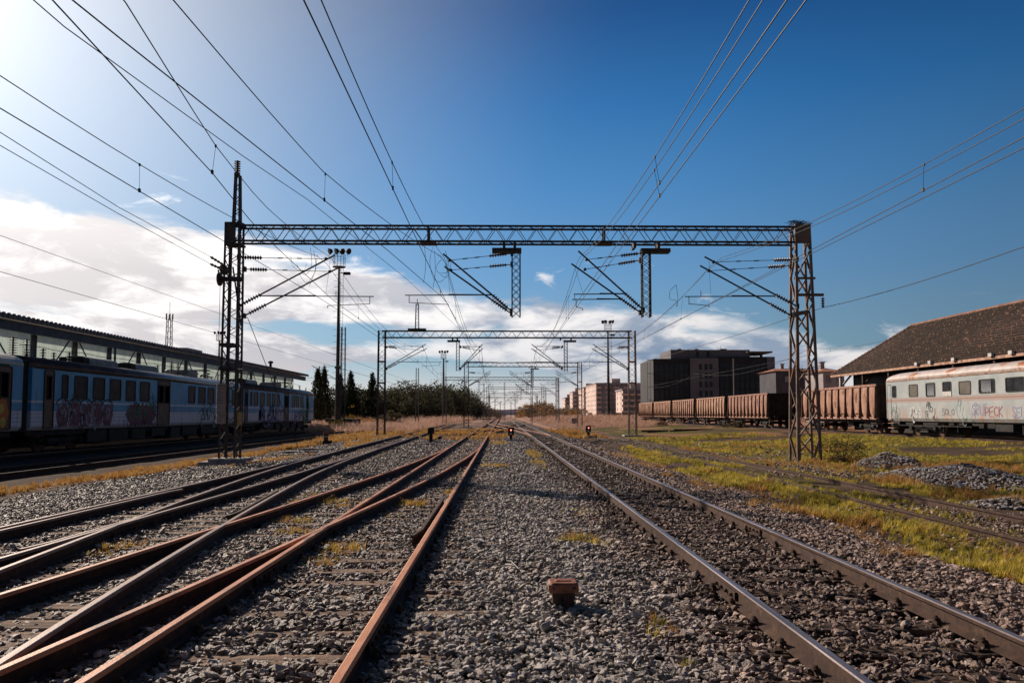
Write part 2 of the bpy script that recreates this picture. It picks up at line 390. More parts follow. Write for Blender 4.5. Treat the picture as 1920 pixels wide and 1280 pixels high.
ground = bpy.data.objects.new('ground', me); COL.objects.link(ground); tag(ground, 'stony yard ground with gravel, patches of grass and bare brown earth', kind='structure')
m, nt, b = newmat('yard_ground'); geo = nt.new('ShaderNodeNewGeometry'); P = geo.outputs['Position']
za = nt.new('ShaderNodeAttribute', attribute_name='zone'); zs = nt.new('ShaderNodeSeparateColor'); nt.link(za.outputs['Color'], zs.inputs[0])
gr, gn, dr = zs.outputs
nb = nt.noise(P, .7, 6, .6); nf = nt.noise(P, 9, 6, .65)
soil = nt.mix(nt.sstep(nb,.3,.7), (.055,.036,.026,1), (.12,.08,.055,1))
soil = nt.mix(nt.sstep(nf,.55,.75), soil, (.17,.12,.085,1))
v = nt.new('ShaderNodeTexVoronoi'); v.inputs['Scale'].default_value = 15; nt.link(P, v.inputs['Vector']); 
ve = nt.new('ShaderNodeTexVoronoi', feature='DISTANCE_TO_EDGE'); ve.inputs['Scale'].default_value = 15; nt.link(P, ve.inputs['Vector'])
vs_ = nt.new('ShaderNodeSeparateColor'); nt.link(v.outputs['Color'], vs_.inputs[0])
st = nt.ramp(vs_.outputs[0], [(0,(.05,.04,.04,1)),(.4,(.16,.14,.14,1)),(.8,(.27,.25,.25,1)),(1,(.38,.34,.33,1))])
st = nt.mix(nt.sstep(ve.outputs[0], .0, .12), (.02,.016,.014,1), st)
spy = nt.new('ShaderNodeSeparateXYZ'); nt.link(P, spy.inputs[0]); nearg = nt.math('MULTIPLY', nt.sstep(spy.outputs[1], 34, 14), .8); st = nt.mix(nearg, st, (.025,.02,.018,1))  # near ground painted almost black as the shade between stones
c = nt.mix(nt.math('MULTIPLY', gr, nt.sstep(nt.math('ADD', nf, nt.math('MULTIPLY', gr,.5)), .5,.8), clamp=True), soil, st)
green = nt.mix(nt.sstep(nf,.3,.72), (.05,.05,.012,1), (.20,.17,.035,1))  # dark tone puts the shadow beneath the grass into the ground colour
green = nt.mix(nt.sstep(nb,.45,.7), green, (.15,.12,.035,1))
c = nt.mix(nt.math('MULTIPLY', gn, nt.sstep(nt.math('ADD', nf, nt.math('MULTIPLY', gn,.4)), .55,.8), clamp=True), c, green)
spx = nt.new('ShaderNodeSeparateXYZ'); nt.link(P, spx.inputs[0])
dry = nt.mix(nt.sstep(nf,.3,.7), (.20,.095,.045,1), (.42,.22,.11,1))
dry2 = nt.mix(nt.sstep(nf,.3,.7), (.38,.21,.15,1), (.55,.34,.26,1))
dry = nt.mix(nt.sstep(spx.outputs[1], 60, 150), dry, dry2)
c = nt.mix(nt.math('MULTIPLY', dr, nt.sstep(nt.math('ADD', nb, nt.math('MULTIPLY', dr,.6)), .5,.85), clamp=True), c, dry)
nt.link(c, b.inputs['Base Color']); b.inputs['Roughness'].default_value = .95; b.inputs['Specular IOR Level'].default_value = .1
bn = nt.new('ShaderNodeBump'); bn.inputs['Strength'].default_value = .9; bn.inputs['Distance'].default_value = .05
hh = nt.math('ADD', nt.math('MULTIPLY', nt.sstep(ve.outputs[0],0,.3), gr), nt.math('MULTIPLY', nf, .8))
nt.link(hh, bn.inputs['Height']); nt.link(bn.outputs[0], b.inputs['Normal'])
me.materials.append(m)

# ------------------------------------------------------------------ scatter: instances at computed points
def inst_group(name, objs):
    g = bpy.data.collections.new(name)
    for o in objs: g.objects.link(o)
    return g
def scatter(name, pts, rots, scl, idxs, coll, label):
    me = bpy.data.meshes.new(name); n = len(pts); me.vertices.add(n); me.vertices.foreach_set('co', np.asarray(pts, dtype=np.float32).ravel())
    a = me.attributes.new('rot','FLOAT_VECTOR','POINT'); a.data.foreach_set('vector', np.asarray(rots, dtype=np.float32).ravel())
    a = me.attributes.new('scl','FLOAT_VECTOR','POINT'); a.data.foreach_set('vector', np.asarray(scl, dtype=np.float32).ravel())
    a = me.attributes.new('pick','INT','POINT'); a.data.foreach_set('value', np.asarray(idxs, dtype=np.int32))
    me.update(); o = bpy.data.objects.new(name, me); COL.objects.link(o)
    ng = bpy.data.node_groups.new(name, 'GeometryNodeTree'); ng.interface.new_socket('Geometry', in_out='INPUT', socket_type='NodeSocketGeometry'); ng.interface.new_socket('Geometry', in_out='OUTPUT', socket_type='NodeSocketGeometry')
    N = ng.nodes; L = ng.links
    gi = N.new('NodeGroupInput'); go = N.new('NodeGroupOutput'); mp = N.new('GeometryNodeMeshToPoints'); ip = N.new('GeometryNodeInstanceOnPoints'); ci = N.new('GeometryNodeCollectionInfo')
    ci.inputs['Collection'].default_value = coll; ci.inputs['Separate Children'].default_value = True; ci.inputs['Reset Children'].default_value = True
    def attr(nm, ty):
        q = N.new('GeometryNodeInputNamedAttribute'); q.data_type = ty; q.inputs['Name'].default_value = nm; return q.outputs['Attribute']
    L.new(gi.outputs[0], mp.inputs[0]); L.new(mp.outputs[0], ip.inputs['Points']); L.new(ci.outputs[0], ip.inputs['Instance'])
    ip.inputs['Pick Instance'].default_value = True
    L.new(attr('pick','INT'), ip.inputs['Instance Index']); L.new(attr('scl','FLOAT_VECTOR'), ip.inputs['Scale'])
    e2r = N.new('FunctionNodeEulerToRotation'); L.new(attr('rot','FLOAT_VECTOR'), e2r.inputs[0]); L.new(e2r.outputs[0], ip.inputs['Rotation'])
    L.new(ip.outputs[0], go.inputs[0])
    md = o.modifiers.new('instances', 'NODES'); md.node_group = ng
    tag(o, label, kind='stuff'); return o
def rockmat(name, ramp_stops, brown):
    m, nt, b = newmat(name); oi = nt.new('ShaderNodeObjectInfo'); sp = nt.new('ShaderNodeSeparateXYZ'); nt.link(oi.outputs['Location'], sp.inputs[0])
    g = nt.ramp(oi.outputs['Random'], ramp_stops)
    br = nt.ramp(oi.outputs['Random'], brown)
    wob = nt.noise(oi.outputs['Location'], .9, 3, .5)
    xx = nt.math('ADD', sp.outputs[0], nt.math('MULTIPLY', nt.math('SUBTRACT', wob, .5), 2.4))
    f = nt.math('MULTIPLY', nt.sstep(xx, .8, 2.0), .92)
    f2 = nt.math('MULTIPLY', nt.sstep(wob, .58, .68), .6)
    tcx = nt.new('ShaderNodeTexCoord'); n = nt.noise(tcx.outputs['Object'], 2.2, 5, .65)
    xa_ = sp.outputs[0]; bed = nt.math('MULTIPLY', nt.sstep(xx, 1.7, 2.2), nt.sstep(xx, 4.0, 3.5)); dirt = nt.math('MAXIMUM', nt.math('MULTIPLY', bed, .28), nt.math('MULTIPLY', nt.sstep(nt.noise(oi.outputs['Location'], 1.7, 4, .6), .45, .70), .65))
    near_ = nt.math('MULTIPLY', nt.sstep(xa_, -.35, -.85), .35)
    c = nt.mix(nt.math('MAXIMUM', f, f2), g, br); c = nt.mix(dirt, c, (.045,.027,.018,1)); c = nt.mix(near_, c, (.16,.09,.06,1)); c = nt.mix(nt.math('MULTIPLY', nt.sstep(n,.4,.7), .45), c, (.09,.06,.05,1))
    nt.link(c, b.inputs['Base Color']); b.inputs['Roughness'].default_value = .52; b.inputs['Specular IOR Level'].default_value = .5
    bn = nt.new('ShaderNodeBump'); bn.inputs['Strength'].default_value = .5; bn.inputs['Distance'].default_value = .15; nt.link(n, bn.inputs['Height']); nt.link(bn.outputs[0], b.inputs['Normal'])
    return m
MR = rockmat('crushed_stone', [(0,(.19,.165,.155,1)),(.3,(.50,.43,.38,1)),(.75,(.73,.64,.57,1)),(1,(.84,.78,.73,1))], [(0,(.12,.065,.04,1)),(.4,(.40,.25,.18,1)),(.8,(.66,.46,.37,1)),(1,(.84,.68,.59,1))])
rocks = []
for k in range(10):
    bm = bmesh.new(); rr = random.Random(100+k)
    for i in range(13):
        v_ = Vector((rr.gauss(0,1), rr.gauss(0,1), rr.gauss(0,1))).normalized()*rr.uniform(.8,1.0); v_.x *= 1.25; v_.z *= .72; bm.verts.new(v_)
    bmesh.ops.convex_hull(bm, input=bm.verts); bmesh.ops.delete(bm, geom=[q for q in bm.verts if not q.link_faces], context='VERTS')
    bmesh.ops.bevel(bm, geom=list(bm.edges), offset=.035, segments=1, affect='EDGES')
    mm = bpy.data.meshes.new('stone'); bm.to_mesh(mm); bm.free(); mm.materials.append(MR); rocks.append(bpy.data.objects.new('stone', mm))
ROCKS = inst_group('stones', rocks)
def nearest_track(x, y):
    """signed distances to things stones should keep off: rails and sleepers"""
    keep = np.ones_like(x)
    return keep
def rail_clear(x, y):
    ok = np.ones(len(x), bool)
    for n_ in ('right_main','left_main','turnout','connector','outer','grass'):
        p = TC[n_]; c_ = cx(n_, y); on = (y >= p[0][0]) & (y <= p[-1][0])
        for s_ in (-.75,.75): ok &= ~(on & (np.abs(x-c_-s_) < .06))
    return ok
SLEEP = 0.62
def on_sleeper(x, y):
    """probability weight: True where a sleeper top lies"""
    a = np.zeros(len(x), bool)
    ph = np.mod(y, SLEEP)
    a |= (np.abs(ph-.0) < .13) & (x > -3.2) & (x < -.45)
    a |= (np.abs(ph-SLEEP*.5) < .13) & (x > -7.7) & (x < -4.9)
    a |= (np.abs(ph-SLEEP*.3) < .13) & (x > 1.6) & (x < 4.2)
    return a
def field(y0, y1, dens, smin, smax, seed, zoff=0, mar=2.2, xr=None):
    r = np.random.default_rng(seed)
    W = lambda y: (y*.68+mar)
    xa, xb = -W(y1), W(y1)
    if xr: xa = max(xa, xr[0]); xb = min(xb, xr[1])
    n = int(dens*(xb-xa)*(y1-y0)); x = r.uniform(xa, xb, n); y = r.uniform(y0, y1, n)
    k = (np.abs(x) < W(y)); x = x[k]; y = y[k]
    g = m_gravel(x, y); k = (r.random(len(x)) < g**1.3*np.where((x>1.75)&(x<4.05), .55, 1.0)) & rail_clear(x, y); x = x[k]; y = y[k]
    sl_ = on_sleeper(x, y); rr = r.random(len(x)); cov = fbm(x*.8, y*.5, 61, 3)+.1*(x>1.5)
    k = ~sl_ | (rr < np.where(x>1.5, .62, .03+.65*ss(cov, .50, .66))); x = x[k]; y = y[k]
    n = len(x); s = r.uniform(0,1,n)**2.0*(smax-smin)+smin
    sl2 = on_sleeper(x, y)
    z = height(x, y) + .012 + sl2*.034 + r.uniform(-.016,.042,n) + zoff + .02*fbm(x*1.7,y*1.7,88,2)
    sc3 = np.stack([s*r.uniform(.8,1.3,n), s*r.uniform(.75,1.1,n), s*r.uniform(.6,.95,n)], -1)
    rot = np.stack([r.uniform(-.6,.6,n), r.uniform(-.6,.6,n), r.uniform(0,6.28,n)], -1)
    return np.stack([x,y,z],-1), rot, sc3, r.integers(0,10,n)
parts_ = [field(2.6, 8, 1050, .014, .046, 1), field(8, 13, 760, .016, .046, 2), field(13, 20, 420, .021, .048, 3, .0), field(20, 34, 120, .03, .055, 4, .0, 1.5, (-12,24)), field(2.6, 12, 9, .045, .072, 8, .01), field(34, 60, 34, .045, .085, 5, 0, 1, (-12,15))]
P_ = [np.concatenate([q[i] for q in parts_]) for i in range(4)]
print('stones', len(P_[0]))
scatter('ballast_stones', *P_, ROCKS, 'loose grey and rust brown crushed stone lying around the rails')

# ------------------------------------------------------------------ tracks
def rail_prof(h=.155, hw=.036, fw=.075):
    return [(-fw,0),(fw,0),(fw,.012),(.012,.03),(.009,h-.045),(hw,h-.034),(hw,h-.008),(hw-.009,h),(-hw+.009,h),(-hw,h-.008),(-hw,h-.034),(-.009,h-.045),(-.012,.03),(-fw,.012)]
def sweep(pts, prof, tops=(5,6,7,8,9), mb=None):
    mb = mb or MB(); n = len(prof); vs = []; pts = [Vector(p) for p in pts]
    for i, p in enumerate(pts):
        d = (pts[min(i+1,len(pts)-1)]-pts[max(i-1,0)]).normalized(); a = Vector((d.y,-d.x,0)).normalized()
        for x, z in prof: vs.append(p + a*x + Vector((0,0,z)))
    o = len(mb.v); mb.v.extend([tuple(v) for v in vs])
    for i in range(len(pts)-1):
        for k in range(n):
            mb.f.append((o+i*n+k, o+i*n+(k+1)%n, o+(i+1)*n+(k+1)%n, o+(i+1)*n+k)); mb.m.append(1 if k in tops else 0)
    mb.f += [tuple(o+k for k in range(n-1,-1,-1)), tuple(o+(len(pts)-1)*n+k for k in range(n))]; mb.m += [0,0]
    return mb
def smooth_pts(name, y0, y1, off, z):
    yy = []; y = y0
    while y < y1: yy.append(y); y += .5 if y < 30 else (1.5 if y < 150 else 25)
    yy.append(y1); yy = np.array(yy)
    # smoothed interpolation of the centre line
    acc = 0; ws = [-2.,-1.,0,1.,2.]
    for d_ in ws: acc = acc + cx(name, yy+d_)
    xc = acc/len(ws)
    return [(a+off, b, z) for a, b in zip(xc, yy)]
def rail(parent, name, y0, y1, off, z, mat, nm='rail'):
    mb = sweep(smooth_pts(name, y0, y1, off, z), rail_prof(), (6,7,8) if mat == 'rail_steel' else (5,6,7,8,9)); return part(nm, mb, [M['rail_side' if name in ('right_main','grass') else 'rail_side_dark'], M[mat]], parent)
def sleeper_mesh(x0, x1, wood, seed):
    rr = random.Random(seed); mb = MB(); L = x1-x0; n = max(3, int(L/.35)); hw = .125
    top = []
    for i in range(n+1):
        x = x0+L*i/n; top.append((x, -hw+rr.uniform(-.012,.012), rr.uniform(-.006,.004), hw+rr.uniform(-.012,.012), rr.uniform(-.006,.004)))
    vs = []
    for x, a, za_, b_, zb in top: vs += [(x,a,-.14),(x,a,za_-.008),(x,a+.012,za_),(x,b_-.012,zb),(x,b_,zb-.008),(x,b_,-.14)]
    fs = []
    for i in range(n):
        for k in range(5): fs.append((i*6+k, i*6+k+1, (i+1)*6+k+1, (i+1)*6+k))
    fs += [tuple(range(6)), tuple(n*6+k for k in range(5,-1,-1))]
    return mb.add(vs, fs)
def clip_mb(s=1):
    mb = MB(); mb.bbox(-.17,.17,-.07,.07,-.002,.014,.006)
    for k in (-1,1):
        mb.box(k*.082-.02, k*.082+.02, -.035,.035,.014,.052); mb.tube((k*.088,0,.05),(k*.088,0,.085),.016,6); mb.box(k*.088-.024,k*.088+.024,-.024,.024,.052,.066)
    return mb
CLIP = None
def track(name_, cl, label, y0, y1, z, mat_top, sl_range, phase, sl_x, wood, clips_to=0, far_to=60, offs=(-.75,.75)):
    root = thing('railway_track', label, 'railway track', (float(cx(cl, max(y0,0))), max(y0, 0), 0)); 
    for o_ in offs: rail(root, cl, y0, y1, o_, z, mat_top)
    global CLIP
    if CLIP is None:
        CLIP = bpy.data.meshes.new('rail_clip'); q = clip_mb(); CLIP.from_pydata(q.v, [], q.f); CLIP.materials.append(M['rail_side']); CLIP.update()
    k = 0; y = math.ceil((y0)/SLEEP)*SLEEP + phase*SLEEP; protos = []
    far = MB()
    while y < sl_range[1]:
        if y >= sl_range[0]:
            xc = float(cx(cl, y)); xa, xb = sl_x(y)
            if k < 90:
                if y < -1 and k == 0: pass
                mb = sleeper_mesh(xa, xb, wood, k+int(abs(phase)*100)); rz = random.uniform(-.012,.012)
                ws_ = world_loc(root); o = part('sleeper', MB().add([(a,b_+y,c_+z-.012) for a,b_,c_ in mb.v], mb.f), M[wood], root)
                if clips_to and y < clips_to:
                    for o_ in offs:
                        c_ = bpy.data.objects.new('rail_clip', CLIP); COL.objects.link(c_); c_.parent = o; c_.location = Vector((xc+o_, y, z-.010)) - ws_
            else:
                far.box(xa, xb, y-.12, y+.12, z-.15, z-.012)
            k += 1
        y += SLEEP
    if far.v: tag(part('sleeper', far, M[wood], root), kind='stuff')
    return root
stdx = lambda cl: (lambda y: (float(cx(cl,y))-1.27, float(cx(cl,y))+1.27))
T_R = track('t', 'right_main', 'long straight track with worn shiny steel rails, right of the red box', -4, 900, .03, 'rail_steel', (-3, 90), .3, stdx('right_main'), 'wood_dark', 40)
def fishplate(parent, cl, y, off, z):
    xc = float(cx(cl, y))+off; mb = MB()
    for s_ in (-1,1):
        mb.bbox(xc+s_*.028-.012, xc+s_*.028+.012, y-.32, y+.32, z+.035, z+.105, .004)
        for k in range(4): mb.lathe((xc+s_*.04, y-.24+.16*k, z+.07),(s_,0,0),[(0,.018),(.02,.018),(.03,.008)],6)
    part('fishplate', mb, M['rail_side'], parent)
for y_,o_ in ((7.4,-.75),(11.2,.75),(19,-.75),(23,.75)): fishplate(T_R, 'right_main', y_, o_, .03)
def lm_x(y):
    c_ = float(cx('left_main', y)); xl = c_-1.27
    if y < 38: xl = min(xl, float(cx('turnout', y))-1.2) if y > 5 else c_-2.6
    return xl, c_+1.27+(.35 if y < 24 else 0)
T_L = track('t', 'left_main', 'straight track with orange rusty rails, just left of the photo centre', -4, 900, .03, 'rail_rust', (-3, 90), 0, lm_x, 'wood', 14)
for y_,o_ in ((5.9,.75),(8.1,-.75),(14.2,.75)): fishplate(T_L, 'left_main', y_, o_, .03)
T_T = thing('railway_turnout', 'orange rusty diverging rails branching left off the centre left track', 'railway track', (-3.2, 9, 0))
rail(T_T, 'turnout', -4, 37.6, .75, .033, 'rail_rust'); rail(T_T, 'turnout', -4, 37.0, -.75, .033, 'rail_rust')
T_O = track('t', 'outer', 'leftmost grey rail track on pale gravel, beyond the crossing rails', -4, 128, .039, 'rail_mid', (-3, 70), .5, lambda y: (float(cx('outer',y))-1.27, float(cx('outer',y))+1.27+(max(0, 1.6-y*.05) if 3 < y < 30 else 0)), 'wood', 16)
T_C = thing('crossover_rails', 'grey curved rails crossing from the outer left track to the rusty branch', 'railway track', (-4.6, 11, 0))
rail(T_C, 'connector', -3, 34.4, .75, .036, 'rail_mid'); rail(T_C, 'connector', -3, 34.0, -.75, .036, 'rail_mid')
def check_rail(parent, cl, y0, y1, off, z, mat):
    pts = smooth_pts(cl, y0, y1, off, z); n = len(pts)-1
    pts = [(p[0]+(.06*math.copysign(1,-off))*(1 if i in (0,n) else 0), p[1], p[2]) for i, p in enumerate(pts)]
    part('check_rail', sweep(pts, rail_prof(.15,.03,.045)), [M['rail_side_dark'], M[mat]], parent)
check_rail(T_L, 'left_main', 10.2, 15.2, .75-.13, .026, 'rail_side')
check_rail(T_C, 'connector', 12.2, 16.5, .75-.13, .03, 'rail_side')
check_rail(T_O, 'outer', 9.0, 16.5, -.75+.13, .03, 'rail_mid')
check_rail(T_T, 'turnout', 3.2, 6.0, -.75+.14, .028, 'rail_side')
check_rail(T_O, 'outer', 9.2, 12.6, .75-.13, .03, 'rail_mid')
T_G = track('t', 'grass', 'overgrown brown track sunk in the grass, right of the shiny track', -4, 260, -.085, 'rail_side', (-3, 50), .6, stdx('grass'), 'wood_dark', 0)
T_S = thing('railway_track', 'track in shade between the blue train and the dry grass strip', 'railway track', (-14.4, 20, 0))
for o_ in (-.75,.75): rail(T_S, 'shaded', -8, 138, o_, .0, 'rail_side')
T_B = thing('railway_track', 'track under the blue passenger train', 'railway track', (-20.25, 30, 0))
for o_ in (-.75,.75): rail(T_B, 'train', -8, 118, o_, .0, 'rail_mid')
T_W = thing('railway_track', 'track under the rusty wagons and the pale coach', 'railway track', (26.45, 60, .4))
for o_ in (-.75,.75): rail(T_W, 'siding', 12, 186, o_, .31, 'rail_side')
sm = MB()
for k in range(280): 
    y = 12+k*.62; sm.box(25.2, 27.7, y-.12, y+.12, .2, .305)
tag(part('sleeper', sm, M['wood_dark'], T_W), kind='stuff')
for cl, y0, y1, lb in (('cross_a',57.5,140.5,'far orange crossover curving from the right track to the left'), ('cross_b',60.5,131.5,'far orange crossover curving from the left track to the right')):
    X_ = thing('crossover_rails', lb, 'railway track', (.5, 90, 0))
    for o_ in (-.75,.75): rail(X_, cl, y0, y1, o_, .036 if cl=='cross_a' else .033, 'rail_rust')
# ------------------------------------------------------------------ catenary gantries
def cantilever(root, px, py, zb, zt, tip, tie, regz, reach, regd, sd, mat='steel_dark', steady=True, reg=True, thin=1.0):
    """px,py: face of the post; sd: -1 arm to the left, +1 to the right. tip/tie = (distance, z)"""
    A = Vector((px, py, zb)); T = Vector((px+sd*tip[0], py, tip[1])); U = Vector((px, py, zt)); Q = Vector((px+sd*tie[0], py, tie[1]))
    t = .032*thin
    mb = MB(); d = (T-A).normalized(); a1 = A+d*.22; a2 = A+d*.95
    mb.tube(a2, T, t, 8); mb.tube(A, a1, t*.9, 6)
    mb.box(px-.07 if sd<0 else px-.02, px+.02 if sd<0 else px+.07, py-.12, py+.12, zb-.08, zb+.10)
    c = part('cantilever', mb, M[mat], root)
    part('insulator', MB().insul(a1, a2, 7, .085*thin), M['insulator'], c)
    mb = MB(); e = (Q-U).normalized(); u1 = U+e*.2; u2 = U+e*.85
    mb.tube(u2, Q, .012*thin, 5); mb.tube(U, u1, .02*thin, 5); mb.lathe(Q-e*.05, e, [(0,.02),(.02,.06),(.1,.06),(.12,.02)], 6)
    k = (Q-u2).length; 
    for j in (.25,.55): mb.tube(u2+e*k*j, u2+e*k*j+e*.18, .024*thin, 5)
    mb.box(px-.05, px+.05, py-.10, py+.10, zt-.09, zt+.09)
    ti = part('tie_rod', mb, M[mat], c)
    part('insulator', MB().insul(u1, u2, 7, .08*thin), M['insulator'], c)
    if reg:
        s_ = (regz-zb)/(tip[1]-zb); r0 = A+(T-A)*s_
        mb = MB(); r1 = Vector((px+sd*reach, py, regz-.02)); mb.tube(r0, r1, .02*thin, 6)
        mb.tube(r0, (r0+(r1-r0)*.5)+Vector((0,0,.02)), .026*thin, 6)
        m0 = Vector((px+sd*(reach-.15), py, regz-.03)); 
        if steady:
            xs_ = px+sd*regd; mb.tube((m0.x, py, m0.z), (m0.x, py, m0.z-.28), .014*thin, 5)
            mb.tube((m0.x, py, m0.z-.26), (xs_, py, regz-.36), .013*thin, 5); mb.tube((xs_, py, regz-.36), (xs_, py, regz-.44), .014*thin, 5)
            mb.tube((px+sd*(regd+.3), py, regz-.0), (px+sd*(regd+.3), py, regz+.2), .012*thin, 5)
            mb.tube((px+sd*regd*.98, py, regz+.1), (px+sd*tip[0]*.95, py, tip[1]-.15), .005*thin, 4)
        part('registration_arm', mb, M[mat], c)
    return c
def drop_post(root, x, y, zbot, ztop, side, mat='steel_dark', w=.30, plate=True):
    mb = MB().lattice(x, y, zbot, ztop-.35, w, w, w*.9, w*.9, .28, .045, .028, True)
    if plate:
        mb.box(x-w*.5-.75 if side<0 else x-w*.5-.05, x+w*.5+.05 if side<0 else x+w*.5+.75, y-.22, y+.22, ztop-.33, ztop-.19)
        for q in (-.9,.9 if side>0 else -.1): mb.box(x+q*.5-.05, x+q*.5+.05, y-.28, y+.28, ztop-.18, ztop+.03)
    return part('drop_post', mb, M[mat], root)

# nearest portal
Y1 = 28.6
g1 = thing('catenary_gantry', 'nearest and largest lattice portal spanning the tracks, with tall pole on its left leg', 'gantry', (-10.05, Y1, 0))
ZT, ZB = 8.78, 8.20
mb = MB(); x0, x1 = -10.0, 11.0
for yy in (Y1-.26, Y1+.26):
    for z in (ZT, ZB): mb.bar((x0,yy,z),(x1,yy,z),.06,.07)
n = 27
for i in range(n):
    a = x0+(x1-x0)*i/n; b_ = x0+(x1-x0)*(i+1)/n; m_ = (a+b_)/2
    for yy in (Y1-.26, Y1+.26): mb.bar((a,yy,ZB),(m_,yy,ZT),.03,.02); mb.bar((m_,yy,ZT),(b_,yy,ZB),.03,.02)
    for z in (ZT,ZB): mb.bar((a,Y1-.26,z),(m_,Y1+.26,z),.028,.02); mb.bar((m_,Y1+.26,z),(b_,Y1-.26,z),.028,.02)
for x in (-2.8, 3.8):
    for yy in (Y1-.26, Y1+.26): mb.bar((x,yy,ZB),(x,yy,ZT),.06,.03)
    mb.box(x-.3,x+.3,Y1-.30,Y1+.30,ZB-.05,ZB-.02)
part('beam', mb, M['steel_dark'], g1)
# left leg : two joined lattice masts
XL = -10.05
mb = MB(); mb.lattice(XL-.03, Y1, .12, 8.9, .56, .50, .62, .5, .34, .065, .032)
for x in (XL-.04,): mb.bar((x,Y1-.3,.12),(x,Y1-.25,8.9),.055,.05); mb.bar((x+.16,Y1+.3,.12),(x+.14,Y1+.25,8.9),.05,.05)
for z in (4.32, 3.45): mb.box(XL-.36, XL+.12, Y1-.36, Y1+.36, z-.06, z+.06)
mb.box(XL-.30,XL+.30,Y1-.31,Y1+.31,8.05,8.12); mb.box(XL-.22,XL+.12,Y1-.33,Y1-.30,8.1,8.85); mb.box(XL-.30,XL+.30,Y1-.31,Y1+.31,8.82,8.9)
mb.bar((XL+.05,Y1-.32,7.2),(XL+.4,Y1-.32,5.0),.05,.04)
part('mast', mb, M['steel_dark'], g1)
mb = MB().lattice(XL+.05, Y1, 8.9, 10.75, .24, .16, .2, .14, .22, .06, .03); mb.box(XL-.07,XL+.11,Y1-.09,Y1+.09,10.72,10.80)
part('pole', mb, M['steel_dark'], g1)
part('insulator', MB().insul((XL+.02,Y1,10.8),(XL+.02,Y1,11.32),6,.12), M['insulator'], g1)
mb = MB(); mb.box(XL-.62,XL+.62,Y1-.55,Y1+.6,-.2,.16); mb.bbox(XL-.95,XL+.95,Y1-.7,Y1+.75,-.3,.05,.03)
part('foundation', mb, M['concrete'], g1)
mb = MB(); mb.lathe((XL-.50,Y1-.3,6.75),(1,0,0),[(0,.05),(.03,.25),(.10,.25),(.13,.05)],18); mb.box(XL-.40,XL+.42,Y1-.32,Y1-.2,6.68,6.84); mb.bar((XL-.42,Y1-.3,6.75),(XL-.5,Y1-.3,7.1),.05)
part('tension_wheel', mb, M['steel_dark'], g1)
mb = MB(); mb.tube((XL-.36,Y1-.45,1.3),(XL-.36,Y1-.45,6.7),.009,5)
cw = part('weight_rope', mb, M['wire'], g1)
for k in range(14):
    a = random.uniform(-.012,.012)
    part('counterweight', MB().lathe((XL-.20+a,Y1-.50,1.42+k*.105),(0,0,1),[(0,.16),(.008,.172),(.085,.172),(.094,.16)],14), M['concrete'], g1)
part('warning_plate', MB().box(XL+.36,XL+.54,Y1-.42,Y1-.405,1.38,1.85), M['yellow_paint'], g1)
part('plate_bracket', MB().bar((XL+.2,Y1-.39,1.6),(XL+.5,Y1-.39,1.6),.03), M['steel_dark'], g1)
# spiky anti-climb collar
mb = MB()
for k in range(26):
    a = random.uniform(0,6.28); q = random.uniform(.5,.8); mb.tube((XL,Y1,3.42),(XL+math.cos(a)*q,Y1+math.sin(a)*q,3.42+random.uniform(-.35,.1)),.006,3)
part('climb_guard', mb, M['steel_dark'], g1)
# right leg : tapered lattice, sunlit
XR = 11.25
mb = MB(); mb.lattice(XR, Y1, -.1, 8.9, .84, .50, .80, .5, 1.05, .085, .075); mb.box(XR-.3,XR+.3,Y1-.3,Y1+.3,8.8,8.86)
mb.bar((XR-.05,Y1+.42,-.1),(XR-.05,Y1+.26,8.8),.09,.06)
mb.box(XR-.27,XR+.30,Y1-.29,Y1-.27,8.15,8.86)
mb.bar((XR-.35,Y1-.2,6.85),(XR+.45,Y1-.2,6.85),.08); mb.bar((XR-.25,Y1-.2,6.22),(XR+.75,Y1-.2,6.22),.08,.10); mb.bar((XR-.45,Y1-.3,5.48),(XR+.1,Y1-.3,5.56),.14)
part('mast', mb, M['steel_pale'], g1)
mb = MB()
for k in range(22):
    a = random.uniform(0,6.28); q = random.uniform(.55,.85); mb.tube((XR,Y1,3.45),(XR+math.cos(a)*q,Y1+math.sin(a)*q,3.45+random.uniform(-.35,.2)),.006,3)
part('climb_guard', mb, M['steel_dark'], g1)
part('insulator', MB().insul((XR+.72,Y1-.2,6.12),(XR+.72,Y1-.2,5.75),4,.07), M['insulator'], g1)
part('foundation', MB().box(XR-.6,XR+.6,Y1-.6,Y1+.6,-.5,-.08), M['concrete'], g1)
# hanging posts and cantilevers
for x, sd in ((.49,-1),(5.38,1)):
    dp = drop_post(g1, x, Y1, 5.39, 8.16, -1 if sd<0 else 1)
for dy, z2 in ((-.75,0),(.55,-.35)):
    cantilever(g1, .33, Y1+dy*.5, 5.55, 7.72+z2*.8, (2.55,7.70+z2), (2.30,7.46+z2*.7), 6.17, 3.95, 2.35, -1, reg=dy<0)
    cantilever(g1, 5.22, Y1+dy*.5, 5.6, 7.75+z2*.4, (2.42+.2*(z2<0),7.82+z2), (2.1,7.50+z2*.7), 6.22-(z2<0)*.1, 2.6, 2.2, -1, reg=True, steady=dy>0)
    cantilever(g1, XL+.28, Y1+dy*.5, 5.72 if z2==0 else 5.45, 7.55+z2*.9, (3.55,7.65+z2), (3.2,7.5+z2), 6.12, 5.0, 3.3, 1, reg=dy<0)
    cantilever(g1, XR-.30, Y1+dy*.5, 5.75 if z2==0 else 5.5, 7.52+z2*.3, (3.45,7.62+z2*.6), (3.1,7.42+z2*.6), 6.14, 4.2, 3.3, -1, reg=dy<0)
nb_ = MB(); rr = random.Random(5)
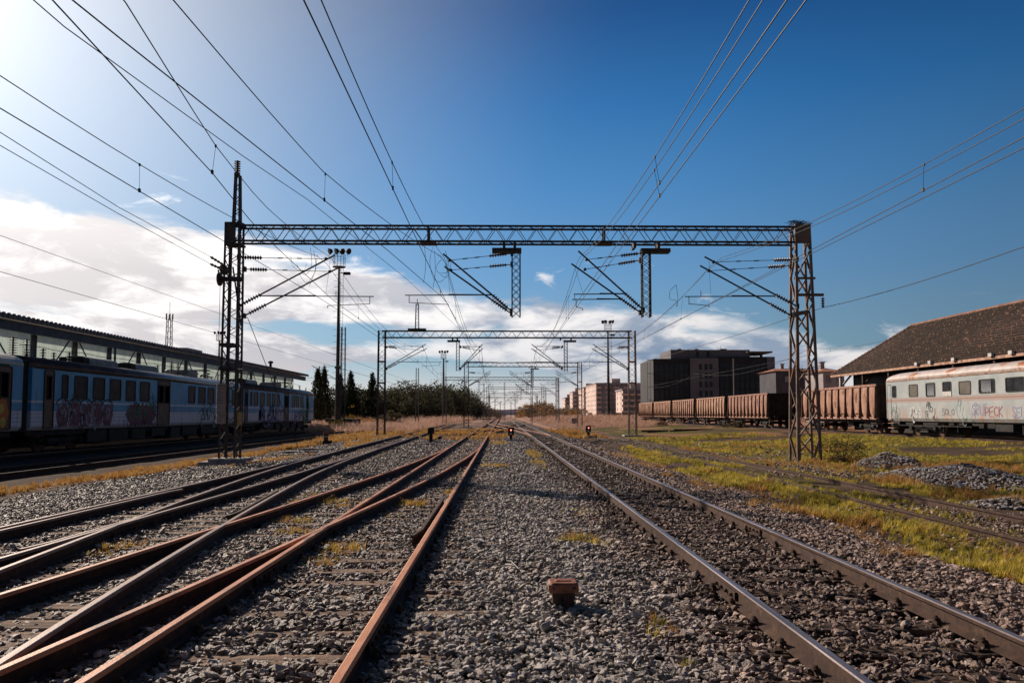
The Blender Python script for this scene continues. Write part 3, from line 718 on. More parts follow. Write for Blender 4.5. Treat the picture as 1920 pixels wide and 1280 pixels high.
for k in range(90):
    a = rr.uniform(0,6.28); q = rr.uniform(.05,.5); p = Vector((XR-.1+math.cos(a)*q*.9, Y1+math.sin(a)*q*.6, 8.92+rr.uniform(0,.13))); v_ = Vector((rr.gauss(0,1),rr.gauss(0,1),rr.gauss(.15,.4))).normalized()*rr.uniform(.12,.42)
    nb_.tube(p-v_*.5, p+v_*.5, .007, 3)
o = part('bird_nest', nb_, M['black'], None, origin=(XR,Y1,8.9)); tag(o, 'untidy twig nest on the top right corner of the nearest portal', 'nest')

def gantry(Y, xl, xr, label, drops, arms, detail=1, legs=(1,1), zt=8.78, zb=8.22, post_up=None):
    g = thing('catenary_gantry', label, 'gantry', (xl, Y, 0)); mb = MB(); t = 1.0 if detail else 1.25
    for yy in (Y-.22, Y+.22):
        for z in (zt, zb): mb.bar((xl,yy,z),(xr,yy,z),.07*t,.08*t)
        n = int((xr-xl)/.8)
        for i in range(n):
            a = xl+(xr-xl)*i/n; b_ = xl+(xr-xl)*(i+1)/n; m_ = (a+b_)/2
            mb.bar((a,yy,zb),(m_,yy,zt),.03*t,.02*t); mb.bar((m_,yy,zt),(b_,yy,zb),.03*t,.02*t)
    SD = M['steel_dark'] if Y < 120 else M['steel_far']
    part('beam', mb, SD, g)
    for x, on in ((xl,legs[0]),(xr,legs[1])):
        if on:
            mb = MB().lattice(x, Y, -.2, zt+.05, .62, .55, .62, .5, .5, .075*t, .04*t)
            for z in (6.2, 4.4): mb.box(x-.33,x+.33,Y-.33,Y+.33,z-.05,z+.05)
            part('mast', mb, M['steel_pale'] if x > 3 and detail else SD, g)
            part('foundation', MB().box(x-.8,x+.8,Y-.7,Y+.7,-.4,.06), M['concrete'], g)
    for x in drops: drop_post(g, x, Y, 5.4, zb-.03, 1 if x > 3 else -1, w=.26*t)
    for a in arms:
        x, sd = a[0], a[1]; L = a[2] if len(a) > 2 else 2.6
        for j, z2 in enumerate((0,-.3) if detail else (0,)):
            cantilever(g, x+sd*.15, Y+(j-.5)*.8, 5.6, 7.45, (L, 7.65+z2), (L-.3, 7.42+z2*.8), 6.15, L+1.3, L-.3, sd, mat='steel_dark' if Y<120 else 'steel_far', reg=(j==0), thin=1.0*t)
    return g
g2 = gantry(64.6, -10.2, 10.9, 'second portal, seen framed inside the nearest one', [-3.8, 5.3], [(-10.0,1,3.4),(-3.75,1,1.9),(5.15,-1,2.6),(10.7,-1,3.0)])
mb = MB().lattice(-7.25, 64.6, 8.83, 11.1, .3,.2,.3,.2,.3,.05,.03); mb.box(-8.0,-6.5,64.3,64.9,8.82,8.98); mb.tube((-7.25,64.6,11.0),(-7.25,64.6,11.5),.03)
part('upper_post', mb, M['steel_dark'], g2)
g3 = gantry(104, -4.95, 10.4, 'third portal down the line, narrower than the second', [4.0], [(-4.8,1,3.0),(4.0,-1,3.0),(10.3,-1,3.0)])
g4 = gantry(145, -11, 10.3, 'fourth portal down the line, wide and pale in haze', [-4.5,4.6], [(-4.5,1,2.2),(4.6,-1,2.2),(10.1,-1,3)], 0)
g5 = gantry(195, -3.9, 10.1, 'fifth portal down the line, narrow and small', [4.6], [(4.6,-1,2.2),(9.9,-1,3)], 0)
g6 = gantry(250, -4.6, 11, 'sixth portal down the line, tiny above the horizon', [4.6], [(4.6,-1,2.2)], 0)
g7 = gantry(310, -11, 11.5, 'farthest portal, faint and smallest of all', [], [], 0)

def lone_mast(x, y, h, label, sd, L=2.6, w=.35, group='lattice masts standing alone along the tracks', lat=True, cant=True, zc=0):
    g = thing('catenary_mast', label, 'mast', (x, y, 0), group)
    mb = MB()
    t = 1 + max(0, y-80)/260
    if lat: mb.lattice(x, y, -.3, h, w, w*.8, w, w*.8, w*1.1, .06*t, .03*t)
    else: mb.tube((x,y,-.3),(x,y,h),.12*t,8,.09*t)
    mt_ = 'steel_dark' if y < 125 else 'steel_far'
    part('mast_body', mb, M[mt_], g)
    if cant: cantilever(g, x+sd*.15, y, 5.6, 7.5, (L,7.6), (L-.3,7.45), 6.15, L+1.3, L-.3, sd, mat=mt_, thin=t)
    return g
def mx(px, Y): return at(px, 777, Y).x
lone_mast(mx(642,92), 92, (777-613)/(F/92)+CAMH, 'lattice mast right beside the tall floodlight pole near the blue train', -1, 3.6, .55)
lone_mast(mx(782,130), 130, (777-690)/(F/130)+CAMH, 'short lattice mast left of the second portal leg, before the wood', -1, 3.4, .5)
lone_mast(mx(1046,165), 165, (777-708)/(F/165)+CAMH, 'plain mast between the third portal and the pale apartment blocks', -1, 3, .35)
lone_mast(mx(1023,210), 210, 9, 'slim mast below the third portal, over orange bushes', -1, 3, .35, cant=False)
lone_mast(mx(997,150), 150, 11.2, 'slim mast rising in the middle of the third portal opening', -1, 3, .35)
lone_mast(mx(946,230), 230, 11.5, 'slim mast close to the vanishing point of the tracks', 1, 3, .35)
lone_mast(mx(907,190), 190, 9.5, 'slim mast just left of the vanishing point', 1, 3, .35)
lone_mast(mx(1377,140), 140, (777-672)/(F/140)+CAMH, 'thin pale pole in front of the dark office block', 1, 3, .3, lat=False, cant=False)
for k, (px_, Y_) in enumerate(((918,270),(928,330),(966,300),(1007,280),(893,330),(1012,350),(938,400),(958,430))):
    lone_mast(mx(px_,Y_), Y_, 8.5, 'tiny distant mast near the vanishing point of the tracks', 1 if px_<943 else -1, 3, .35, cant=k<4, group='tiny distant masts near the vanishing point')

# ------------------------------------------------------------------ overhead wires
def wire_thing(label, origin): return thing('overhead_wire', label, 'overhead wire', origin, 'overhead wires strung along the tracks')
def msg_z(Y):
    """messenger height along a main line"""
    sup = [-8.6, 28.6, 64.6, 104, 145, 195, 250, 310, 370]
    for a, b_ in zip(sup, sup[1:]):
        if a <= Y <= b_: t = (Y-(a+b_)/2)/((b_-a)/2); return 6.45+1.15*t*t
    return 7.0
SUP = [28.6, 64.6, 104, 145, 195, 250, 310, 370]
def yrange(y0, y1):
    out = []; y = y0
    while y < y1: out.append(y); y += 1.6 if y < 64 else 4
    return out+[y1]
def pathx(P, Y): return float(np.interp(Y, [p[0] for p in P], [p[1] for p in P]))
def catenary(label, PC, PM, y0, y1, zc=6.0, r=.0085, drops=(), far_drops=True, dz=0, zm=None):
    msg_z = globals()['msg_z'] if zm is None else (lambda y: zm)
    """contact and messenger wires along plan paths PC, PM"""
    g = wire_thing(label, (PC[0][1], 28.6, zc)); ys_ = yrange(y0, y1)
    rad = lambda Y: r
    seg = [y for y in ys_ if y <= 66]; fr = [y for y in ys_ if y >= 64.6]
    for nm, Pth, zf, rr_ in (('contact_wire', PC, lambda y: zc+dz, r*1.1), ('messenger_wire', PM, lambda y: msg_z(y)+dz, r)):
        mb = MB().poly([(pathx(Pth,y), y, zf(y)) for y in seg], rr_, 5)
        if len(fr) > 2: mb.poly([(pathx(Pth,y), y, zf(y)) for y in fr], rr_*1.7, 4)
        part(nm, mb, M['wire'], g)
    dl = list(drops)
    if far_drops:
        y = 34
        while y < min(y1, 200): dl.append(y); y += 9
    for y in dl:
        a = Vector((pathx(PM,y), y, msg_z(y)+dz)); b_ = Vector((pathx(PC,y), y, zc+dz)); mb = MB().tube(a, b_, .004 if y < 64 else .009, 4)
        mb.box(b_.x-.014,b_.x+.014,y-.03,y+.03,b_.z-.02,b_.z+.05); mb.box(a.x-.012,a.x+.012,y-.02,y+.02,a.z-.03,a.z+.02)
        part('dropper', mb, M['wire'], g)
    return g
stag = lambda c: [(-12,c),(8,c-.02),(28.6,c-.12),(64.6,c+.2),(104,c-.2),(145,c+.2),(195,c-.15),(250,c+.2),(310,c)]
catenary('pair of wires over the centre left track, with one dropper near the top', stag(-2.03), stag(-2.05), -9, 300, drops=(14.3,))
catenary('left pair of the four wires climbing to the top edge right of centre', [(-12,2.86),(8,2.92),(28.6,2.80),(64.6,2.9),(300,2.9)], [(-12,2.78),(8,2.80),(28.6,2.82),(64.6,2.9),(300,2.9)], -9, 290, drops=(13.9,))
catenary('right pair of the four wires climbing to the top edge right of centre', [(-12,3.2),(8,3.13),(28.6,2.95),(40,2.9),(64.6,2.6)], [(-12,3.0),(8,2.97),(28.6,2.98),(64.6,2.7)], -9, 64.6, drops=(14.8,), dz=.02)
catenary('slanting wire pair running from the upper left towards the centre left track', [(-12,-6.5),(7.9,-4.45),(15.2,-3.58),(19.6,-3.04),(28.6,-2.15),(64.6,-2.2)], [(-12,-5.6),(8.7,-3.77),(15.2,-3.57),(20,-3.05),(28.6,-2.2),(64.6,-2.2)], -9, 64.6, drops=(15.2,), dz=.03, far_drops=False)
catenary('wire pair crossing the others behind the tall left pole', [(-12,-2.9),(7.9,-4.66),(13.4,-5.14),(17.6,-5.67),(28.6,-6.35),(64.6,-6.8),(104,-8),(145,-9)], [(-12,-3.2),(8.7,-4.34),(13.4,-5.09),(17.6,-5.6),(28.6,-6.4),(64.6,-6.8),(104,-8),(145,-9)], -9, 145, drops=(13.4,), dz=.01)
catenary('wire pair leaving the left edge above the outer track, with one dropper below it', [(-12,-7.1),(10.7,-7.0),(28.6,-6.7),(64.6,-7.1)], [(-12,-7.1),(10.7,-7.0),(28.6,-6.75),(64.6,-7.1)], -9, 64.6, drops=(14.5,), far_drops=False)
catenary('wire pair along the shaded track, lowest of those at the left edge', [(-12,-15),(140,-15)], [(-12,-15.2),(140,-15.2)], -9, 140, drops=(), far_drops=False, dz=0, zm=7.15)
catenary('wire pair over the grassy track leaving through the right edge', [(-12,8.0),(14,8.0),(28.6,7.95),(64.6,7.9),(250,8.1)], [(-12,8),(28.6,8.05),(64.6,7.9),(250,8.1)], -9, 250, drops=(14.3,))
catenary('second wire pair over the grassy track, close below the first', [(-12,8.15),(12,8.08),(28.6,7.75),(64.6,7.3)], [(-12,8.2),(12,8.1),(28.6,8.0),(64.6,7.3)], -9, 64.6, far_drops=False, dz=-.12)
catenary('faint distant wire pair above the rusty wagons', [(20,26.2),(190,26.2)], [(20,26.2),(190,26.2)], 20, 190, zc=7.0, dz=-.2)
def plain_wire(label, pts, r=.009, sag=0):
    P = [Vector(p) for p in pts]; out = []
    for a, b_ in zip(P, P[1:]):
        n = 14
        for k in range(n): t = k/n; q = a.lerp(b_, t); q.z -= sag*4*t*(1-t); out.append(q)
    out.append(P[-1]); o = part('overhead_wire', MB().poly(out, r, 5), M['wire'], None, origin=P[0]); return tag(o, label, 'overhead wire', 'overhead wires strung along the tracks')
plain_wire('single feeder wire held by the bracket on the right tower', [(13.2,-6,5.9),(12.55,18.4,5.78),(11.97,28.4,5.74),(11.75,64.6,6.2),(11.4,104,6.2)], .012, .1)
plain_wire('thin wire crossing the top of the tall left pole', [(-6.4,-8,7.2),(-5.9,10.1,6.95),(-5.5,16,7.2),(-5.15,20,7.4),(-4.2,34,7.7),(-2.5,64.6,7.8)], .0085)
for z_, xx, lb in ((7.05,-9.95,'upper wire ending at the tensioner left of the tall tower'),(6.95,-9.98,'lower wire ending at the tensioner left of the tall tower')):
    g = wire_thing(lb, (xx, 26, z_)); up = z_ > 7
    pts = [(-7.4 if up else -7.6,-6,6.9),(-8.4 if up else -8.9,9,6.62),(-9.35,18.5,6.78 if up else 6.62),(-9.8,25.6,7.02 if up else 6.78)]
    part('wire_line', MB().poly([Vector(pts[0]).lerp(Vector(pts[1]),.0), pts[1], pts[2], pts[3]], .0085, 5), M['wire'], g)
    part('insulator', MB().insul(pts[3], (-9.9,27.0,7.04 if up else 6.86), 4, .05), M['insulator'], g)
    if not up: part('tension_clamp', MB().lathe((-9.93,27.0,6.95),(-.1,1,-.2),[(0,.03),(.08,.14),(.35,.17),(.55,.04),(.9,.02)],8), M['steel_dark'], g)
# guy wire of the left tower
plain_wire('stay cable slanting from the left tower down to the ballast', [(-9.6,28.8,5.4),(-8.75,33.5,.05)], .014)
# jumper loops hanging between wires
for lb, loops in (('looping jumper cables left of the centre left track arm', [[(812,462),(806,490),(812,520),(826,528),(838,512),(832,488),(820,478)],[(828,486),(818,500),(824,512),(842,508),(846,490)],[(835,470),(842,500),(838,520),(826,515)],[(796,460),(798,500),(794,530)],[(815,470),(816,510),(812,540)]]),
                  ('looping jumper cables hanging above the left tower arm', [[(545,480),(550,500),(568,508),(575,494)],[(582,465),(584,500),(570,515),(556,495)],[(588,470),(592,505),(575,530),(560,512)],[(595,478),(590,510),(580,536)],[(578,530),(566,540),(562,534)]]),
                  ('small jumper cable loop at the end of the right tower arm', [[(1268,534),(1257,545),(1256,560),(1268,564),(1270,574)],[(1268,534),(1271,560),(1268,575)]])):
    g = thing('jumper_cable', lb, 'jumper cable', tuple(at(*loops[0][0], 26)))
    for lp in loops:
        cp = [at(a, b_, 26.0+.2*random.random()) for a, b_ in lp]; out = []
        for i in range(len(cp)-1):
            p0, p1, p2, p3 = cp[max(i-1,0)], cp[i], cp[i+1], cp[min(i+2,len(cp)-1)]
            for k in range(5):
                t = k/5; out.append(.5*((2*p1)+(p2-p0)*t+(2*p0-5*p1+4*p2-p3)*t*t+(3*p1-p0-3*p2+p3)*t**3))
        out.append(cp[-1]); part('cable_loop', MB().poly(out, .007, 4), M['wire'], g)

# ------------------------------------------------------------------ floodlight masts
def floodlight(px, ptop, Y, label, n=4, ladder=True, lower=True):
    x = mx(px, Y); H = (777-ptop)/(F/Y)+CAMH; g = thing('floodlight_mast', label, 'floodlight mast', (x, Y, 0)); t = 1+max(0,Y-100)/300
    mb = MB(); mb.tube((x,Y,-.3),(x,Y,H*.33),.30*t,10,.27*t); mb.tube((x,Y,H*.33),(x,Y,H-2.6),.24*t,10,.13*t)
    mb.lathe((x,Y,H*.33-.1),(0,0,1),[(0,.3),(.05,.40*t),(.25,.40*t),(.3,.3)],10)
    part('pole', mb, M['steel_dark'], g)
    mb = MB(); B = .8
    mb.lathe((x,Y,H-2.7),(0,0,1),[(0,.2),(.08,B+.05),(.16,B+.05),(.18,B-.1)],14)
    for z in (H-2.0,H-1.4,H-.95):
        for k in range(14):
            a = 2*PI*k/14; b_ = 2*PI*(k+1)/14; mb.bar((x+B*math.cos(a),Y+B*math.sin(a),z),(x+B*math.cos(b_),Y+B*math.sin(b_),z),.035*t)
    for k in range(12): a = 2*PI*k/12; mb.bar((x+B*math.cos(a),Y+B*math.sin(a),H-2.6),(x+B*math.cos(a),Y+B*math.sin(a),H-.95),.03*t)
    part('basket', mb, M['steel_dark'], g)
    for k in range(n):
        xx = x-1.05+2.1*k/(n-1); yy = Y+(.3 if k%2 else -.3); zz = H-.55+(.15 if k%2 else 0); dr = Vector((-1 if k<n/2 else 1, -.6, -.35)).normalized()
        mb = MB().lathe((xx,yy,zz)-Vector(dr)*.25 if False else Vector((xx,yy,zz))-dr*.25, dr, [(0,.12),(.12,.28),(.45,.42),(.5,.42)], 10)
        mb.tube((xx,yy,H-1.0),(xx,yy,zz),.05); part('lamp_head', mb, M['black'], g)
    if lower:
        mb = MB(); mb.bar((x,Y,H-3.4),(x+1.3,Y,H-3.4),.07*t); mb.bbox(x+.6,x+1.5,Y-.2,Y+.2,H-3.6,H-3.25,.05); part('lamp_head', mb, M['black'], g)
    if ladder:
        mb = MB()
        for s_ in (.28,.62): mb.bar((x+s_*t,Y-.25,2.5),(x+s_*t,Y-.25,H-2.7),.035*t)
        z = 2.6
        while z < H-2.8: mb.bar((x+.28*t,Y-.25,z),(x+.62*t,Y-.25,z),.03*t); z += .42
        part('ladder', mb, M['steel_dark'], g)
        mb = MB(); z = 4
        while z < H-3:
            mb.bar((x-.65*t,Y-.1,z),(x,Y-.1,z),.035*t); z += .8
        part('step_iron', mb, M['steel_dark'], g)
    return g
floodlight(632, 462, 100, 'tallest floodlight mast, with round basket, beyond the blue train')
floodlight(831, 656, 230, 'small floodlight mast in front of the wood, left of centre')
floodlight(1141, 598, 170, 'floodlight mast standing inside the right end of the second portal')
floodlight(408, 620, 200, 'floodlight mast rising behind the long shed roof')
# telecom tower
Yt = 300; xt = mx(313, Yt); ht = (777-573)/(F/Yt)+CAMH
g = thing('telecom_tower', 'slender lattice telecom tower behind the long shed', 'tower', (xt, Yt, 0))
part('lattice_body', MB().lattice(xt, Yt, 0, ht-5, 2.6, 1.5, 2.6, 1.5, 2.2, .22, .12), mottled('hazy_tower_steel', (.14,.12,.12), (.22,.19,.18), 1), g)
mb = MB(); mb.tube((xt,Yt,ht-5.2),(xt,Yt,ht+1.5),.07)
for k in range(6): a = k*PI/3; mb.box(xt+1.3*math.cos(a)-.18, xt+1.3*math.cos(a)+.18, Yt+1.3*math.sin(a)-.1, Yt+1.3*math.sin(a)+.1, ht-5.5, ht-3.2); mb.bar((xt,Yt,ht-4.6),(xt+1.3*math.cos(a),Yt+1.3*math.sin(a),ht-4.6),.1)
part('antenna_panel', mb, M['grey_paint'], g)
# ------------------------------------------------------------------ writing on vehicles: painted strokes lying on a side wall
LET = {'S':[[(1,.85),(.7,1),(.25,1),(.05,.78),(.3,.56),(.75,.45),(.95,.22),(.7,0),(.25,0),(0,.15)]],'E':[[(.95,1),(.05,.95),(.0,.5),(.8,.52)],[(0,.5),(.03,0),(1,.03)]],'L':[[(.1,1),(.05,.05),(.95,0)]],
 'F':[[(.95,1),(.1,.97),(.05,0)],[(.07,.5),(.8,.55)]],'P':[[(.05,0),(.1,1),(.75,.95),(.95,.7),(.7,.48),(.08,.45)]],'C':[[(.95,.8),(.6,1),(.2,.9),(0,.5),(.2,.08),(.6,0),(.95,.2)]],'K':[[(.05,0),(.08,1)],[(.95,1),(.1,.48),(1,0)]],
 'O':[[(.5,1),(.1,.8),(0,.4),(.3,0),(.75,.05),(1,.5),(.8,.92),(.5,1)]],'Y':[[(0,1),(.5,.5),(1,1)],[(.5,.5),(.35,-.1)]],'A':[[(0,0),(.5,1),(1,0)],[(.2,.4),(.8,.42)]]}
class Side:
    """maps (u along the wall, v up) to a point on a wall x = const; flip = reading direction"""
    def __init__(s, x, nx, flip=1): s.x = x; s.nx = nx; s.flip = flip
    def pt(s, u, v, k=.004): return Vector((s.x+s.nx*k, u*s.flip, v))
def stroke(mb, S, pts, w, k=.006):
    P = [Vector((a, b_)) for a, b_ in pts]; L = []; 
    for i, p in enumerate(P):
        d = (P[min(i+1,len(P)-1)]-P[max(i-1,0)]); d = d.normalized() if d.length > 1e-6 else Vector((1,0)); n = Vector((-d.y, d.x))*w/2
        L += [S.pt(*(p+n), k), S.pt(*(p-n), k)]
    mb.add(L, [(2*i, 2*i+1, 2*i+3, 2*i+2) for i in range(len(P)-1)])
def write(mb, S, txt, u, v, h, w=.05, adv=.62, k=.006, jit=0):
    r_ = random.Random(len(txt)*7+int(u*10))
    for ch in txt:
        for st in LET[ch]: stroke(mb, S, [(u+a*h*adv*.82, v+b_*h+r_.uniform(-jit,jit)) for a, b_ in st], w, k)
        u += h*adv
def scrib(mb, S, u, v, W, H, n, w, seed, k=.006):
    r_ = random.Random(seed)
    if abs(W) > 1.6*H:
        c_ = int(abs(W)/H/1.05)+1; wu = abs(W)/c_; u = min(u, u+W)
        for i in range(c_): scrib(mb, S, u+wu*i, v+r_.uniform(-.05,.08), wu*1.1, H, max(2, int(n/c_+.5)), w, seed*31+i, k+.0004*i)
        return
    for i in range(n):
        a = u+r_.uniform(0,W); b_ = v+r_.uniform(0,H); pts = [(a,b_)]; th = r_.uniform(0,6.28); q = r_.uniform(.5,1)
        for j in range(11):
            th += r_.uniform(-.2,1.1)*q; a += math.cos(th)*W*.09; b_ += math.sin(th)*H*.13; a += (u+W/2-a)*.06; b_ += (v+H/2-b_)*.06; pts.append((a,b_))
        stroke(mb, S, pts, w, k)
def flat(name, c, rough=.75):
    m, nt, b = newmat(name); b.inputs['Base Color'].default_value = C(c); b.inputs['Roughness'].default_value = rough
    tcx = nt.new('ShaderNodeTexCoord'); n = nt.noise(tcx.outputs['Object'], 9, 5, .65); nt.link(nt.mix(nt.sstep(n,.45,.75), C(c), C(tuple(x*.55+.05 for x in c[:3]))), b.inputs['Base Color']); return m
def rrect(S, u0, u1, v0, v1, r, k, n=3):
    out = []
    for cu, cv, a0 in ((u1-r,v1-r,0),(u0+r,v1-r,90),(u0+r,v0+r,180),(u1-r,v0+r,270)):
        for i in range(n+1): a = R(a0+90*i/n); out.append(S.pt(cu+r*math.cos(a), cv+r*math.sin(a), k))
    return out
def window(parent, S, u0, u1, v0, v1, fmat, pmat, r=.08, fw=.045, name='window', proud=.022, curtain=None, blind=False, cm=None):
    o = rrect(S,u0,u1,v0,v1,r,proud); i_ = rrect(S,u0+fw,u1-fw,v0+fw,v1-fw,max(r-fw,.01),proud); b_ = rrect(S,u0,u1,v0,v1,r,-.01); j = rrect(S,u0+fw,u1-fw,v0+fw,v1-fw,max(r-fw,.01),.003)
    n = len(o); mb = MB(); mb.v = [tuple(q) for q in o+i_+b_+j]
    for k in range(n):
        q = (k+1)%n; mb.f += [(k,q,n+q,n+k),(k,2*n+k,2*n+q,q),(n+k,n+q,3*n+q,3*n+k)]
    mb.m = [0]*len(mb.f)
    off = world_loc(parent); sh = lambda m_: MB().add([Vector(v)+off for v in m_.v], m_.f)
    w_ = part(name, sh(mb), fmat, parent)
    p = MB(); p.add([S.pt(u0+fw*.8,v0+fw*.8,.004),S.pt(u1-fw*.8,v0+fw*.8,.004),S.pt(u1-fw*.8,v1-fw*.8,.004),S.pt(u0+fw*.8,v1-fw*.8,.004)],[(0,1,2,3)])
    part('pane', sh(p), pmat, w_)
    if curtain:
        c_ = MB(); a, e = curtain; n_ = 9
        for k in range(n_):
            t0 = a+(e-a)*k/n_; t1 = a+(e-a)*(k+.6)/n_; c_.add([S.pt(t0,v0+fw,.007),S.pt(t1,v0+fw+.1*math.sin(k*2.1)**2,.010),S.pt(t1-.02,v1-fw*1.3,.010),S.pt(t0+.015,v1-fw*1.3,.007)],[(0,1,2,3)])
        part('curtain', sh(c_), cm, w_)
    return w_
def lpart(name, mb, mat, parent, smooth=False):
    off = world_loc(parent); m2 = MB(); m2.v = [tuple(Vector(v)+off) for v in mb.v]; m2.f = mb.f; m2.m = mb.m; return part(name, m2, mat, parent, smooth)
def bogie(parent, y, wb=1.8, wheel=.46, side=1.02, mat='black', name='bogie'):
    mb = MB()
    for s_ in (-1,1):
        mb.bbox(s_*side-.07, s_*side+.07, y-wb/2-.45, y+wb/2+.45, .42, .62, .02)
        for d in (-wb/2, wb/2): mb.bbox(s_*side-.12, s_*side+.12, y+d-.14, y+d+.14, .32, .62, .02); mb.lathe((s_*side+s_*.1,y+d,.46),(s_,0,0),[(0,.13),(.1,.13),(.12,.08)],10)
        for d in (-.3,0,.3): mb.lathe((s_*side,y+d*.7,.30),(0,0,1),[(0,.10),(.32,.10)],8)
        mb.box(s_*side-.1, s_*side+.1, y-.45, y+.45, .22,.32)
    mb.box(-side,side,y-.15,y+.15,.4,.65)
    b_ = lpart(name, mb, M[mat], parent)
    for d in (-wb/2, wb/2):
        w_ = MB(); w_.tube((-1,y+d,wheel),(1,y+d,wheel),.07,8)
        for s_ in (-1,1): w_.lathe((s_*.72-.065,y+d,wheel),(1,0,0),[(0,.12),(0,wheel-.06),(.02,wheel+.01),(.11,wheel),(.13,wheel-.05),(.13,.12)],20)
        lpart('wheelset', w_, M['wheel_rust'], b_)
    return b_
M['wheel_rust'] = mottled('rusty_wheel', (.05,.035,.028), (.16,.08,.05), 5, .7, .1)
M['glass'] = mottled('dusty_dark_glass', (.012,.014,.018), (.035,.04,.045), 2.5, .35, 0, spec=.08)
M['glass2'] = mottled('brownish_dirty_glass', (.10,.09,.075), (.17,.15,.12), 2, .45, 0)
M['rubber'] = flat('black_window_rubber', (.02,.02,.022))

# ------------------------------------------------------------------ open goods wagons
M['wagon'] = mottled('rusty_wagon_side', (.34,.18,.12), (.52,.31,.22), 1.3, .8, 0, bump=.3, c3=(.14,.065,.04), t3=(.50,.64), s3=2.2, stretch=(1,1,.45), bscale=25)
M['wagon_rib'] = mottled('rusty_wagon_rib', (.36,.20,.14), (.55,.34,.25), 2.5, .8, 0, bump=.3, c3=(.13,.06,.04), t3=(.52,.66), s3=5, bscale=25)
vary(M['wagon'], .82, 1.2); vary(M['wagon_rib'], .8, 1.15)
M['wagon_rib_shade'] = mottled('shade_dark_stanchion', (.07,.035,.025), (.20,.11,.07), 3, .9)  # stanchions darkened all over: shadow strips between panels put into their colour
M['wagon_end'] = mottled('shaded_wagon_end', (.03,.022,.02), (.07,.04,.03), 2, .85, 0)  # end walls coloured near black, their shade put into the colour
def wagon(label, loc):
    g = thing('goods_wagon', label, 'goods wagon', loc, 'row of rusty open goods wagons on the siding')
    L, Wd, z0, z1 = 6.35, 1.43, 1.12, 3.28
    for s_ in (-1,1):
        # pressed side wall: wavy panels between the ribs
        vs = []; n = 88
        for i in range(n+1):
            y = -L+2*L*i/n; b_ = .09*abs(math.sin((y+L)/(2*L)*PI*11))**.5
            vs += [(s_*(Wd-.04), y, z0), (s_*(Wd+b_*.5), y, z0+.3), (s_*(Wd+b_), y, (z0+z1)/2), (s_*(Wd+b_*.6), y, z1-.25), (s_*(Wd-.02), y, z1)]
        fs = [(5*i+k, 5*i+k+1, 5*(i+1)+k+1, 5*(i+1)+k) for i in range(n) for k in range(4)]
        lpart('side_wall', MB().add(vs, fs), M['wagon'], g)
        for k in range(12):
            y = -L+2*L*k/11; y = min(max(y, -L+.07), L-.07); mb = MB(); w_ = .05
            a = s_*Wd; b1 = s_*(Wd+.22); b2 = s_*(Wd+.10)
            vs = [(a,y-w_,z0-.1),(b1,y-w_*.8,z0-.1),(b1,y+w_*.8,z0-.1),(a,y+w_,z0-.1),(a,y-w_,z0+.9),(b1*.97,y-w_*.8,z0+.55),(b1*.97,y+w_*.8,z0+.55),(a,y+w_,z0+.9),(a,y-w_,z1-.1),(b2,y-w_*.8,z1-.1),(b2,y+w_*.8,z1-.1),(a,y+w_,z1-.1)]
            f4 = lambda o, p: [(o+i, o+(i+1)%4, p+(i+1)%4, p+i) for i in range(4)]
            mb.add(vs, [(3,2,1,0)]+f4(0,4)+f4(4,8)+[(8,9,10,11)]); lpart('stanchion', mb, M['wagon_rib_shade'], g)
        lpart('top_rail', MB().bbox(s_*Wd-.07, s_*Wd+.09, -L, L, z1-.10, z1+.05, .015), M['wagon_rib'], g)
        mb = MB().bbox(s_*(Wd-.02)-.09, s_*(Wd-.02)+.09, -L, L, z0-.16, z0+.0, .015)
        for k in (-3.6,-1.2,1.2,3.6): mb.lathe((s_*(Wd+.05),k,z0+.22),(s_,0,0),[(0,.05),(.12,.07),(.16,.03)],6)
        lpart('sole_bar', mb, M['wagon_rib'], g)
    for e in (-1,1):
        mb = MB().box(-Wd,Wd,e*L-.04,e*L+.04,z0,z1+.02)
        for k in (-.9,-.3,.3,.9): mb.box(k-.05,k+.05,e*L+(.04 if e>0 else -.12),e*L+(.12 if e>0 else -.04),z0,z1)
        lpart('end_wall', mb, M['wagon_end'], g)
        for s_ in (-.88,.88): lpart('buffer', MB().lathe((s_,e*L,1.05),(0,e,0),[(0,.10),(.35,.10),(.36,.05),(.55,.05),(.56,.22),(.60,.22)],10), M['black'], g)
        lpart('ladder', MB().bar((-1.2,e*(L+.15),.6),(-1.2,e*(L+.15),z1),.03), M['black'], g)
    lpart('floor', MB().box(-Wd,Wd,-L,L,z0-.06,z0), M['wagon_end'], g)
    mb = MB(); mb.box(-.25,.25,-L,L,.72,.98); mb.box(-1.25,-1.1,-L,L,.8,.97); mb.box(1.1,1.25,-L,L,.8,.97)
    mb.bbox(-.9,-.3,-1.6,-.7,.45,.8,.04); mb.lathe((.3,-.9,.6),(0,1,0),[(0,.1),(.02,.2),(1.0,.2),(1.02,.1)],10)
    lpart('underframe', mb, M['black'], g)
    for y in (-4.3,4.3): bogie(g, y)
    return g
RZ = .47; WX = 26.45
wg = wagon('rusty open goods wagon right of the lattice tower, nearest to the pale coach', (WX, (51.0+63.9)/2, RZ))
for k, lb in enumerate(('nearest of the five coupled goods wagons, its dark end wall beside the lattice tower','second of the five coupled goods wagons, counted from the lattice tower','middle wagon of the five coupled rusty goods wagons','fourth of the five coupled goods wagons, counted from the lattice tower','farthest and smallest of the coupled goods wagons, at the left end of the row')):
    dup(wg, None, (WX, 72.15+6.4+14.0*k, RZ), lb)

